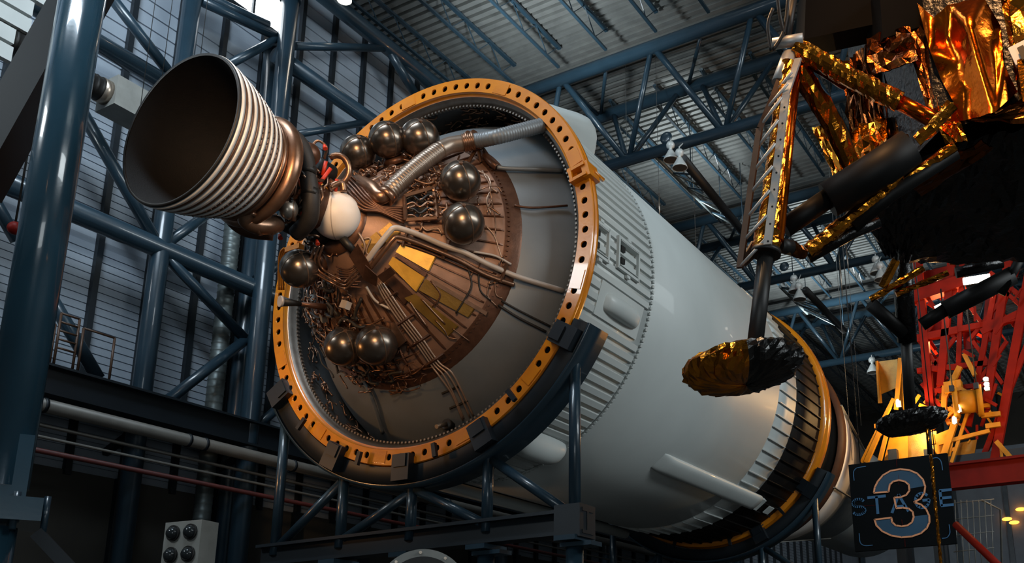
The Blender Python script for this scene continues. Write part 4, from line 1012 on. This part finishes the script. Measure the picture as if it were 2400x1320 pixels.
# ladder
lad = MB().beam(dep((1799, 574), 7.52), dep((1842, 222), 7.95), .02, .065, up=Vector((1, 0, 0))); lad.beam(dep((1842, 222), 7.95), dep((1871, 138), 8.1), .02, .06, up=Vector((1, 0, 0)))
lad = lad.build('ladder_rail', 'rung_grey', lm, label='pale grey ladder rail with screw holes')
for k in range(9):
    c = dep((1799, 574), 7.49).lerp(dep((1842, 222), 7.92), (k+.2)/9); MB().tube([c, c+(O-c).normalized()*.012], .009, 8).build('rail_hole', 'strut_black', lad)
r2 = MB(); pr = [dep(q, t) for q, t in (((1734, 628), 7.62), ((1758, 455), 7.8), ((1780, 302), 7.95), ((1812, 226), 8.05), ((1838, 160), 8.12))]
for a, b in zip(pr, pr[1:]): r2.beam(a, b, .03, .05)
r2 = r2.build('ladder_rail', 'rail_brown', lm, label='brown far ladder rail')
for a, b in (((1735, 625), (1793, 562)), ((1744, 563), (1798, 505)), ((1751, 510), (1804, 446)), ((1759, 453), (1811, 389)), ((1766, 402), (1817, 336)), ((1775, 346), (1824, 281)), ((1783, 295), (1832, 228)), ((1800, 252), (1846, 196)), ((1826, 208), (1856, 168))):
    fa = (625-a[1])/470; MB().tube([dep(a, 7.62+.5*fa), dep(b, 7.55+.5*fa)], .014, 8).build('rung', 'rung_grey', lm)
MB().poly([dep((1745, 600), 7.65), dep((1765, 565), 7.7), dep((1775, 600), 7.75), dep((1748, 625), 7.65)], .02).build('ladder_foot', 'rail_brown', lm)
# ---- footpad (dish), gold side and black side
def footpad(c, r, tilt, name, split=None, m1='foil_gold', m2='foil_black', seed=2, label=None):
    random.seed(seed); ax = Vector((Rv.x, Rv.y, 0)).normalized(); R = Matrix.Rotation(-tilt, 3, Vector((-Rv.y, Rv.x, 0)).normalized())
    prof = [(0, -.13), (.10, -.135), (.2, -.13), (.3, -.115), (.37, -.095), (.42, -.07), (.455, -.035), (.47, 0), (.475, .035), (.465, .07), (.44, .09), (.3, .1), (.12, .11), (0, .11)]
    n = 72; out = []
    for half in (0, 1):
        s = MB(); a0, a1 = (split, split+radians(196)) if half == 0 else (split+radians(196), split+2*pi)
        nn = int(n*(a1-a0)/(2*pi)); k = len(prof); random.seed(seed)
        for i in range(nn+1):
            a = a0+(a1-a0)*i/nn
            for q, (rr, zz) in enumerate(prof):
                j = .022*r/.47 if 4 <= q <= 9 else .010; edge = 0 < i < nn
                f = rr*r/.475+(random.uniform(-j, j) if edge and rr > .05 else 0); z = zz*r/.475+(random.uniform(-j, j)*.6 if edge else 0)
                s.v.append(c+R @ (ax*(f*cos(a))+Vector((-ax.y, ax.x, 0))*(f*sin(a))+Vector((0, 0, z))))
        for i in range(nn):
            for q in range(k-1):
                a_, b_, c_, d_ = i*k+q, (i+1)*k+q, (i+1)*k+q+1, i*k+q+1
                s.face((a_, b_, c_)); s.face((a_, c_, d_))
        out.append(s.build(name, m1 if half == 0 else m2, lm, label=label if half == 0 else None, fix=True))
    return out
footpad(P1, .468, radians(7), 'footpad', radians(72), seed=5, label='gold foil dish footpad')
# ---- gold outriggers from the knuckle
def on_t(q, y): return ony(q, y)
og = foil_tube([dep((1862, 108), 8.2), dep((2000, 185), 8.15), dep((2108, 240), 8.1)], .085, 'foil_gold', 'outrigger', 12, .03, .10, seed=7, label='bright gold foil strut running right from the knuckle')
MB().tube([dep((2108, 240), 8.1), dep((2205, 290), 8.05)], .065, 20).build('outrigger_tip', 'foil_orange', og)
foil_tube([dep((1866, 128), 8.22), dep((1985, 200), 8.3)], .05, 'foil_brown', 'outrigger', 10, .04, .1, seed=8)
foil_tube([dep((1874, 155), 8.25), dep((1945, 270), 8.4), dep((2012, 415), 8.6)], .075, 'foil_gold', 'outrigger', 10, .06, .14, seed=9)
foil_tube([dep((1872, 190), 8.3), dep((1940, 300), 8.45), dep((2000, 420), 8.62)], .04, 'foil_brown', 'outrigger', 8, .06, .12, seed=10)
# ---- fat black damper strut and its gold companion
MB().tube([dep((1838, 535), 7.85), dep((1945, 462), 7.85)], .085, 24).build('damper_rod', 'damper_black', lm)
dm = MB().tube([dep((1940, 470), 7.85), dep((2060, 398), 7.8), dep((2135, 345), 7.75)], [.15, .16, .155], 28).build('damper_body', 'damper_black', lm, label='fat black damper tube')
foil_tube([dep((1945, 437), 7.78), dep((2060, 362), 7.72), dep((2128, 318), 7.68)], .02, 'foil_brown', 'damper_trim', 8, .04, .2, parent=dm, seed=12)
foil_tube([dep((2148, 330), 7.7), dep((2185, 300), 7.65), dep((2232, 245), 7.6)], .05, 'foil_gold', 'fitting', 8, .04, .2, seed=13)
foil_tube([dep((1893, 590), 7.95), dep((1990, 515), 7.9), dep((2075, 450), 7.85), dep((2105, 405), 7.8)], .062, 'foil_gold', 'gold_strut', 10, .03, .14, seed=14)
foil_tube([dep((2118, 425), 7.85), dep((2238, 343), 7.75)], .045, 'foil_gold', 'gold_strut', 10, .03, .16, seed=15)
MB().tube([dep((1893, 605), 7.98), dep((2000, 545), 7.95), dep((2060, 520), 7.95)], .05, 16).build('black_strut', 'foil_black', lm); MB().tube([dep((2000, 530), 7.9), dep((2090, 455), 7.85), dep((2240, 358), 7.8)], .06, 16).build('black_strut', 'damper_black', lm)
MB().tube([dep((1825, 575), 7.72), dep((1852, 580), 7.8)], .062, 22).build('swivel_cup', 'strut_black', lm); foil_tube([dep((1852, 580), 7.82), dep((1885, 596), 7.9)], (.065, .045), 'foil_brown', 'swivel_link', 10, .02, .1, seed=17)
# ---- descent stage body: solid core and foil sheets
zb_ = 6.04; fp = [(1.7, 7.55), (-1.12, 7.66), (-2.08, 8.75), (-2.1, 9.7), (-1.5, 10.55), (1.7, 10.7)]
s = MB(); s.poly([Vector((x, y, zb_+.1)) for x, y in fp][::-1], 2.6, Vector((0, 0, 1))); s.build('body_core', 'foil_black', lm, fix=True)
foil_sheet([onz((1985, 440), zb_), onz((2235, 335), zb_), onz((2130, 618), zb_), onz((2075, 600), zb_)], 18, 18, .05, 'foil_black', 'belly_blanket', 31)
foil_sheet([onz((2235, 335), zb_), onz((2460, 290), zb_), onz((2460, 612), zb_), onz((2130, 618), zb_)], 22, 22, .05, 'foil_black', 'belly_blanket', 32)
foil_sheet([onz((2130, 430), zb_-.1), onz((2300, 330), zb_-.1), onz((2330, 350), zb_-.1), onz((2160, 460), zb_-.1)], 8, 8, .04, 'foil_brown', 'belly_strip', 33)
def bp(q, dy=0): return ony(q, 7.6+dy)
# left receding face: pleated brown foil
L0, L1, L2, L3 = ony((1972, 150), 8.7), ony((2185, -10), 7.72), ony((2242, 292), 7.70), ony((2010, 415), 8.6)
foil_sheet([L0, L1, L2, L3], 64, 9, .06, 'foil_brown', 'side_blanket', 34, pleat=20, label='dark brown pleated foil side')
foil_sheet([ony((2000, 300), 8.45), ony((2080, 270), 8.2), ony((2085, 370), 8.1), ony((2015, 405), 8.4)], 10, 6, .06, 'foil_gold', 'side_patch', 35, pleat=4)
foil_sheet([ony((1905, 300), 8.75), ony((1940, 290), 8.7), ony((1990, 430), 8.6), ony((1960, 430), 8.65)], 5, 8, .05, 'foil_gold', 'side_patch', 36)
# big folded orange panel with a bright ridge
V = {k: bp(q, dy) for k, (q, dy) in dict(A=((2150, 8), 0), B=((2188, 40), -.05), Cc=((2222, 12), -.02), D=((2272, 58), -.20), E=((2305, -8), -.06), F=((2222, 95), .06), Gg=((2180, 120), -.06), Hh=((2205, 185), .03), I=((2250, 150), -.03), J=((2235, 240), -.04), K=((2263, 283), .05), L=((2332, 262), -.18), M=((2262, 190), -.04), N=((2385, 215), -.02), P=((2345, 60), .02), Q=((2352, 150), -.08), S=((2330, 120), -.04), T=((2228, 285), -.08)).items()}
tris = ('ABGg', 'BFGg', 'BCcF', 'CcDF', 'CcED', 'DIF', 'FIGg', 'GgIHh', 'HhIM', 'HhMJ', 'JMK', 'JKT', 'MLK', 'IDM', 'DLM', 'DSL', 'DPS', 'EPD', 'SPQ', 'SQL', 'QNL')
import re
s = MB(); keys = list(V)
s.v = [V[k] for k in keys]
for t in tris:
    ks = re.findall('Cc|Gg|Hh|[A-Z]', t); s.face([keys.index(k) for k in ks])
bm = bmesh.new(); me0 = s.mesh('tmp', 'foil_orange'); bm.from_mesh(me0); bmesh.ops.subdivide_edges(bm, edges=bm.edges, cuts=3, use_grid_fill=True); bmesh.ops.triangulate(bm, faces=bm.faces)
s = MB(); random.seed(40); s.v = [v.co.copy()+Vector((0, random.uniform(-.008, .008), 0)) for v in bm.verts]; [s.face([v.index for v in f.verts], True) for f in bm.faces]; bm.free(); bpy.data.meshes.remove(me0)
fpn = s.build('front_panel', 'foil_orange', lm, label='large folded orange foil panel with a bright ridge', fix=True)
foil_sheet([bp((2095, -10), .10), bp((2215, -10), .07), bp((2262, 288), .07), bp((2185, 300), .08)], 12, 14, .04, 'foil_brown', 'front_strip', 41)
foil_sheet([bp((2340, -30), -.02), bp((2470, -30)), bp((2470, 290)), bp((2390, 235), -.02)], 10, 16, .05, 'foil_gold', 'front_strip', 42)
foil_sheet([bp((2262, 285), .02), bp((2332, 262), -.1), bp((2460, 205)), bp((2460, 290))], 10, 5, .04, 'foil_brown', 'bottom_edge', 43)
foil_sheet([bp((2180, 255), -.02), bp((2235, 240)), bp((2268, 330), .0), bp((2215, 335), .05)], 6, 6, .05, 'foil_gold', 'corner_fitting', 44)
bk = MB().beam(bp((2386, 105), -.08), bp((2405, 145), -.08), .05, .16).build('white_box', 'lamp_white', lm); MB().beam(bp((2391, 110), -.14), bp((2404, 138), -.14), .02, .05).build('slot', 'strut_black', bk)
foil_sheet([Vector((-.42, 7.52, 8.7)), Vector((1.7, 7.52, 8.7)), Vector((1.7, 7.5, 6.1)), Vector((-.42, 7.5, 6.1))], 24, 24, .05, 'foil_gold', 'front_blanket', 45)
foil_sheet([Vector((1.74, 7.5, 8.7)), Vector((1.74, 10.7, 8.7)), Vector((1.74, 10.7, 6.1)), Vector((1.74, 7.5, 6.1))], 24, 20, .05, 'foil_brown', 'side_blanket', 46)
# black upper structure above the struts
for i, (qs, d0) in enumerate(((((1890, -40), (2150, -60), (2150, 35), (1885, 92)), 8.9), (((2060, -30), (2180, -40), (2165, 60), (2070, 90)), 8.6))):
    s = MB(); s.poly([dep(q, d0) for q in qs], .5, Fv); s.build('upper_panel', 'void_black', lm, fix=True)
foil_sheet([dep((2030, 90), 8.8), dep((2130, 60), 8.5), dep((2150, 140), 8.4), dep((2040, 180), 8.7)], 8, 6, .05, 'foil_brown', 'side_patch', 47)
# ---- second leg, farther
P2 = dep((2137, 990), 12.8)
footpad(P2, .465, radians(7), 'footpad', radians(72), m1='foil_black', seed=6, label='dark footpad of the farther leg')
MB().tube([dep((2134, 985), 12.8), dep((2122, 760), 12.6)], .075, 24).build('inner_strut', 'strut_black', lm); MB().tube([dep((2126, 800), 12.6), dep((2112, 590), 12.3)], .125, 24).build('outer_strut', 'foil_black', lm)
foil_tube([dep((2040, 703), 12.4), dep((2165, 628), 12.2)], .045, 'foil_gold', 'gold_strut', 8, .05, .2, seed=51); foil_tube([dep((2100, 690), 12.3), dep((2222, 640), 12.2)], .04, 'foil_gold', 'gold_strut', 8, .05, .2, seed=52)
foil_tube([dep((2068, 672), 12.3), dep((2108, 595), 12.1)], .06, 'foil_gold', 'gold_strut', 6, .08, .15, seed=53)
MB().tube([dep((2040, 712), 12.4), dep((2118, 782), 12.5)], .09, 18).build('damper_rod', 'damper_black', lm); MB().tube([dep((2160, 762), 12.4), dep((2225, 720), 12.3)], .085, 18).build('damper_rod', 'damper_black', lm); MB().tube([dep((2215, 728), 12.3), dep((2375, 645), 12.1)], .12, 22).build('damper_body', 'damper_black', lm)
MB().tube([dep((2345, 690), 12.1), dep((2395, 600), 12.0)], .06, 14).build('black_strut', 'damper_black', lm); foil_tube([dep((2225, 612), 12), dep((2300, 606), 11.9)], .05, 'foil_orange', 'trim', 8, .05, .2, seed=54)
MB().tube([dep((2240, 640), 12.1), dep((2350, 615), 12.0)], .07, 14).build('black_strut', 'foil_black', lm)
pb = foil_tube([dep((2168, 985), 12.7), dep((2180, 1050), 12.7), dep((2192, 1180), 12.7), dep((2207, 1335), 12.7)], .022, 'foil_gold', 'landing_probe', 8, .03, .25, seed=55, label='thin gold foil probe hanging across the sign')
MB().tube([dep((2176, 1010), 12.72), dep((2180, 1065), 12.7)], .035, 12).build('probe_hinge', 'strut_black', pb)
# ================================================================== STAGE 3 SIGN
YS = 20.0
sx0, sx1, sz0, sz1 = -5.53, -3.47, 4.30, 6.165
sg = thing('stage_sign', 'square black hanging sign reading STAGE with a big outlined 3', 'sign', ((sx0+sx1)/2, YS, sz0))
bd = MB().box(((sx0+sx1)/2, YS+.05, (sz0+sz1)/2), sx1-sx0, .1, sz1-sz0).build('board', 'sign_black', sg)
def zq(x, y): return ony((1850+x/3.3, 920+y/3.3), YS)
out3 = [(655, 778), (662, 735), (685, 690), (725, 642), (785, 607), (860, 595), (930, 602), (990, 628), (1035, 675), (1052, 730), (1045, 780), (1015, 825), (965, 850), (1020, 868), (1060, 905), (1083, 955), (1085, 1005), (1065, 1050), (1020, 1090), (950, 1115), (870, 1122), (790, 1108), (720, 1075), (675, 1030), (660, 985), (790, 970), (797, 1005), (825, 1030), (870, 1037), (915, 1030), (950, 1005), (963, 965), (955, 925), (925, 900), (880, 893), (828, 897), (812, 815), (860, 812), (905, 795), (930, 760), (925, 715), (895, 690), (850, 680), (805, 690), (778, 715), (768, 770)]
f3 = Vector((0, -1, 0))
P3 = [zq(*p)+f3*.012 for p in out3]; s = MB()
for a, b in zip(P3, P3[1:]+P3[:1]): s.beam(a, b+(b-a).normalized()*.006, 0.016, .034, up=Vector((0, 1, 0)).cross((b-a)).normalized())
s.build('figure_outline', 'sign_orange', bd, label='orange outlined figure 3')
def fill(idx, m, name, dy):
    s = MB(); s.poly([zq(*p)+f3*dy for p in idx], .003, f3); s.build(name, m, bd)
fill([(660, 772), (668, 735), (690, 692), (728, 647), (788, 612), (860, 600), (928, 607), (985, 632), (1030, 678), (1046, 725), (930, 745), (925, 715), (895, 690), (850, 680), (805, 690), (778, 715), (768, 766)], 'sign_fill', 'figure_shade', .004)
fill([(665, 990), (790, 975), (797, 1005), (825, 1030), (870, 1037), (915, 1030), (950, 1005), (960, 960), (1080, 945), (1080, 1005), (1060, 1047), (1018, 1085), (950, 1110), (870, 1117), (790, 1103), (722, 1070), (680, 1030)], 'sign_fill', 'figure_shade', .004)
def letter(ch, cx0, cx1, cy0, cy1):
    """bold sans letters drawn as strokes in a unit box"""
    t = .17; S = []
    def arc(x, y, rx, ry, a0, a1, n=12): return [(x+rx*cos(radians(a0+(a1-a0)*i/n)), y+ry*sin(radians(a0+(a1-a0)*i/n))) for i in range(n+1)]
    if ch == 'S': S = [arc(.5, .71, .38, .21, 25, 270)+arc(.5, .28, .40, .22, 90, -155)]
    if ch == 'T': S = [[(.0, .92), (1, .92)], [(.5, .92), (.5, 0)]]
    if ch == 'A': S = [[(.05, 0), (.5, .95), (.95, 0)], [(.22, .30), (.78, .30)]]
    if ch == 'G': S = [arc(.5, .5, .42, .42, 40, 360), [(.92, .5), (.55, .5)]]
    if ch == 'E': S = [[(.92, .92), (.1, .92), (.1, .08), (.95, .08)], [(.1, .5), (.85, .5)]]
    s = MB(); o = zq((cx0+cx1)/2, cy1); p0 = zq(cx0, (cy0+cy1)/2); p1 = zq(cx1, (cy0+cy1)/2); hh = zq((cx0+cx1)/2, cy0).z-o.z; wd = p1.x-p0.x
    for st_ in S:
        P = [Vector((p0.x+x*wd, YS-.006, o.z+y*hh)) for x, y in st_]
        for a, b in zip(P, P[1:]): s.beam(a-(b-a).normalized()*.010, b+(b-a).normalized()*.010, .010, .056, up=Vector((0, 1, 0)).cross(b-a).normalized())
    s.build('letter', 'sign_blue', bd, label='blue letter %s' % ch)
for a in (('S', 480, 595, 815, 955), ('T', 612, 748, 797, 938), ('A', 782, 922, 785, 925), ('G', 965, 1092, 768, 905), ('E', 1160, 1268, 745, 885)): letter(*a)
for pts in ([(502, 682), (497, 620), (515, 590), (545, 580), (592, 573)], [(1105, 512), (1140, 505), (1165, 520), (1178, 550), (1186, 603)], [(541, 1090), (546, 1150), (560, 1175), (590, 1186), (645, 1182)], [(1236, 1022), (1243, 1080), (1232, 1110), (1215, 1125), (1182, 1130)]):
    s = MB(); P = smooth_path([zq(*p)+f3*.006 for p in pts], 4)
    for a, b in zip(P, P[1:]): s.beam(a, b, .008, .016, up=Vector((0, 1, 0)).cross(b-a).normalized())
    s.build('corner_mark', 'sign_blue', bd)
for a, b in (((830, 515), (832, 575)), ((845, 640), (848, 715)), ((870, 985), (876, 1035)), ((893, 1130), (897, 1195)), ((500, 885), (680, 872))): MB().beam(zq(*a)+f3*.005, zq(*b)+f3*.005, .008, .006).build('cross_hair', 'beam_red', bd)
for x in (sx0+.25, sx1-.25): MB().tube([(x, YS+.05, sz1), (x, YS+.05, 17.4)], .012, 6).build('hanger_wire', 'strut_black', sg)
# ================================================================== RED AND YELLOW SERVICE TOWER
YG = 26.0
gt = thing('service_tower', 'red and yellow steel lattice tower glowing under work lights at the right', 'tower', ony((2230, 1000), YG))
def gm(p, q, wd, m, dy=0, name='member', tube=False):
    a, b = ony(p, YG+dy), ony(q, YG+dy)
    (MB().tube([a, b], wd/2, 8) if tube else MB().beam(a, b, wd, wd)).build(name, m, gt)
red = 'gantry_red'; yel = 'gantry_yellow'
for dy in (0, 1.6):
    for p, q, wd in (((2150, 600), (2185, 1000), .22), ((2235, 560), (2205, 905), .2), ((2255, 600), (2245, 900), .12), ((2330, 690), (2270, 1000), .14), ((2365, 600), (2310, 960), .2), ((2420, 600), (2330, 1090), .22), ((2450, 700), (2290, 1110), .14),
                     ((2140, 700), (2260, 660), .34), ((2150, 795), (2245, 775), .2), ((2160, 790), (2420, 740), .16), ((2150, 870), (2330, 850), .14), ((2170, 920), (2320, 900), .12), ((2300, 780), (2420, 720), .18), ((2350, 680), (2420, 740), .1),
                     ((2150, 660), (2235, 790), .1), ((2240, 680), (2160, 800), .1), ((2155, 800), (2220, 890), .1), ((2240, 790), (2165, 890), .1), ((2260, 700), (2330, 800), .1), ((2350, 700), (2270, 800), .1), ((2280, 800), (2350, 900), .1), ((2360, 800), (2290, 900), .1), ((2335, 900), (2300, 1000), .08), ((2160, 900), (2210, 960), .1), ((2205, 900), (2165, 970), .1), ((2320, 640), (2400, 700), .12), ((2390, 620), (2350, 720), .1)):
        gm(p, q, wd*(1 if dy == 0 else .8), red, dy)
for p, q, wd in (((2110, 840), (2100, 960), .10), ((2095, 935), (2020, 1085), .1), ((2075, 985), (2030, 1085), .12), ((2085, 990), (2062, 1080), .1), ((2050, 1000), (2125, 990), .12), ((2020, 1085), (2075, 1000), .06), ((2042, 1040), (2085, 1000), .06),
                 ((2250, 860), (2215, 930), .14), ((2260, 830), (2285, 880), .12), ((2215, 905), (2212, 965), .14), ((2215, 912), (2255, 905), .3), ((2215, 960), (2320, 950), .1), ((2245, 970), (2210, 1075), .16), ((2270, 960), (2230, 1085), .08), ((2200, 1040), (2320, 1010), .1), ((2180, 1010), (2240, 960), .08), ((2335, 1035), (2380, 1085), .12), ((2345, 1040), (2350, 1085), .07), ((2362, 1060), (2368, 1090), .07), ((2300, 975), (2345, 970), .12), ((2310, 1000), (2345, 995), .12)):
    gm(p, q, wd, yel, -.3)
random.seed(77)
for i in range(46):
    x = random.uniform(2155, 2400); y = random.uniform(640, 1000)
    if x > 2420-(y-600)*.25: continue
    dx, dy_ = random.choice(((18, 26), (-18, 26), (30, -6), (0, 34), (26, 14)))
    gm((x, y), (x+dx, y+dy_), random.uniform(.04, .09), red if y < 900 or random.random() < .3 else yel, random.choice((-.4, .6, 1.2)), 'brace')
for i in range(22):
    x = random.uniform(2140, 2330); y = random.uniform(890, 1070)
    gm((x, y), (x+random.uniform(-25, 25), y+random.uniform(-20, 25)), random.uniform(.05, .12), yel, random.choice((-.2, .5, .9)), 'brace')
# yellow plates
for pts, m, dy in ((((2085, 1025), (2128, 1018), (2128, 1085), (2070, 1085)), yel, .2), (((2128, 1020), (2195, 1010), (2195, 1085), (2128, 1085)), 'cone_olive', .4), (((2190, 1020), (2240, 1000), (2225, 1085), (2190, 1085)), yel, .1), (((2240, 1040), (2290, 1030), (2280, 1085), (2235, 1085)), 'cone_olive', .3), (((2150, 640), (2235, 620), (2238, 660), (2150, 690)), red, .5), (((2155, 735), (2225, 750), (2225, 775), (2160, 800)), red, .4), (((2255, 770), (2285, 765), (2290, 815), (2260, 820)), 'beam_red', .2), (((2310, 690), (2345, 680), (2330, 800), (2300, 800)), 'beam_red', .8), (((2160, 860), (2210, 850), (2205, 905), (2165, 915)), 'beam_red', .5)):
    s = MB(); s.poly([ony(q, YG+dy) for q in pts], .05, Vector((0, 1, 0))); s.build('plate', m, gt, fix=True)
# open trough on the left
s = MB()
for p, q, r_, t_ in (((2056, 848), (2104, 842), (2110, 905), (2062, 925)),): s.poly([ony(x, YG+.8) for x in (p, q, r_, t_)], .04, Vector((0, 1, 0)))
tr_ = s.build('trough_back', 'cone_olive', gt, fix=True)
s = MB(); s.poly([ony((2056, 846), YG), ony((2058, 846), YG+.9), ony((2068, 945), YG+.9), ony((2062, 945), YG)], .05, Vector((-1, 0, 0))); s.build('trough_side', yel, gt, fix=True)
s = MB(); s.poly([ony((2112, 842), YG), ony((2102, 842), YG+.9), ony((2100, 925), YG+.9), ony((2118, 965), YG)], .05, Vector((1, 0, 0))); s.build('trough_side', yel, gt, fix=True)
# winch drum: two yellow rims on a hub
wc = ony((2268, 942), YG-.6); ax = Vector((1, .15, 0)).normalized()
wd_ = MB().tube([wc-ax*.3, wc+ax*.3], .3, 28).build('winch_drum', yel, gt)
for k in (-.3, .3):
    MB().tube([wc+ax*(k-.07), wc+ax*(k+.07)], .42, 36).build('winch_rim', yel, wd_); MB().tube([wc+ax*(k-.04)+Vector((0, 0, .3)), wc+ax*(k-.04)+Vector((0, -.1, 3.2))], .02, 6).build('winch_rope', 'strut_black', wd_)
    MB().box(wc+ax*k+Vector((0, -.35, .3)), .12, .12, .16).build('rope_block', 'strut_black', wd_)
for q, dy in (((2095, 1080), 0), ((2180, 1080), 0), ((2110, 1080), 1.6), ((2190, 1080), 1.6)):
    a = ony(q, YG+dy); MB().beam(a+Vector((0, 0, .3)), Vector((a.x, a.y, 0)), .24, .24).build('leg', 'steel_dark', gt)
for dy in (0, 1.6): a = ony((2060, 1100), YG+dy); MB().beam(a, Vector((a.x+4.2, a.y, a.z)), .2, .2).build('base_beam', 'steel_dark', gt)
# work lights on the tower, then added glints
def wl(p, q, r, label):
    t = thing('work_light', label, 'light', ony(p, YG-.5)); a, b = ony(p, YG-.5), ony(q, YG-.5)
    MB().tube([a, b], r, 12).build('tube', 'work_light', t); MB().beam(a+Vector((0, .12, .03)), b+Vector((0, .12, .03)), r*2.6, .06).build('tray', 'box_grey', t)
wl((2192, 724), (2238, 700), .07, 'glowing white strip light slanting inside the red tower')
wl((2258, 660), (2320, 650), .10, 'pale strip light high in the red tower under the lander')
for q, n in (((2310, 888), 'upper'), ((2312, 900), 'middle'), ((2313, 910), 'lower')):
    c = ony(q, YG-.8); t = thing('lamp_and_glint', '%s of three small white flood lamps right of the yellow drum' % n, 'light', c); MB().sphere(c, .07, 14, 8, (1, .6, .7)).build('globe', 'work_light', t); MB().box(c+Vector((0, .09, 0)), .12, .08, .1).build('housing', 'box_grey', t)
for q, n in (((2104, 945), 'added white glint glowing at the foot of the yellow trough'), ((2247, 958), 'added white glint glowing on the left rim of the yellow drum'), ((2236, 985), 'added white glint glowing below the yellow drum')):
    c = ony(q, YG-.9); t = thing('lamp_and_glint', n, 'light', c); MB().sphere(c, .07, 14, 8, (.7, .6, 1.6)).build('globe', 'work_light', t); MB().box(c+Vector((0, .09, 0)), .12, .08, .16).build('housing', 'box_grey', t)  # glowing globes with boxes, added for bright reflections on the steel
# ================================================================== LOW RIGHT: red beam, cage, handrail, far lamps
MB().box((0, 0, 0), .1, .1, .1).mesh('x', red) if False else None
a, b = ony((2215, 1120), 24.0), ony((2215, 1120), 24.0); 
MB().ibeam(Vector((a.x, 24, a.z)), Vector((a.x+5, 24, a.z)), .4, .62, .06).build('red_beam', 'beam_red', label='broad dark red beam behind the sign at the right edge', cat='beam')
cg = thing('wire_cage', 'grey wire mesh cage standing right of the sign', 'cage', ony((2280, 1330), 22.5))
for i in range(7): q = 2238+i*14; MB().tube([ony((q, 1172), 22.5), ony((q+10, 1400), 22.5)], .012, 6).build('bar', 'pipe_grey', cg)
for k in range(6): z = 1180+k*38; MB().tube([ony((2235, z), 22.5), ony((2330, z-10), 22.5)], .012, 6).build('bar', 'pipe_grey', cg)
MB().tube([ony((2300, 1172), 22.5), ony((2345, 1195), 23.2), ony((2350, 1400), 23.2)], .025, 8).build('frame', 'pipe_grey', cg)
MB().tube([ony((2240, 1230), 19), ony((2360, 1345), 18)], .07, 12).build('red_handrail', red, label='red handrail slanting down at the lower right corner', cat='handrail')
for q, n in (((2392, 1194), 'rightmost'), ((2360, 1217), 'leftmost'), ((2377, 1225), 'lowest')): MB().sphere(ony(q, 69.42), .26, 14, 8, (1.3, .6, .5)).build('far_lamp', 'ember_light', label='%s of three tiny amber lamps at the right edge' % n, cat='lamp', group='tiny amber lamps')
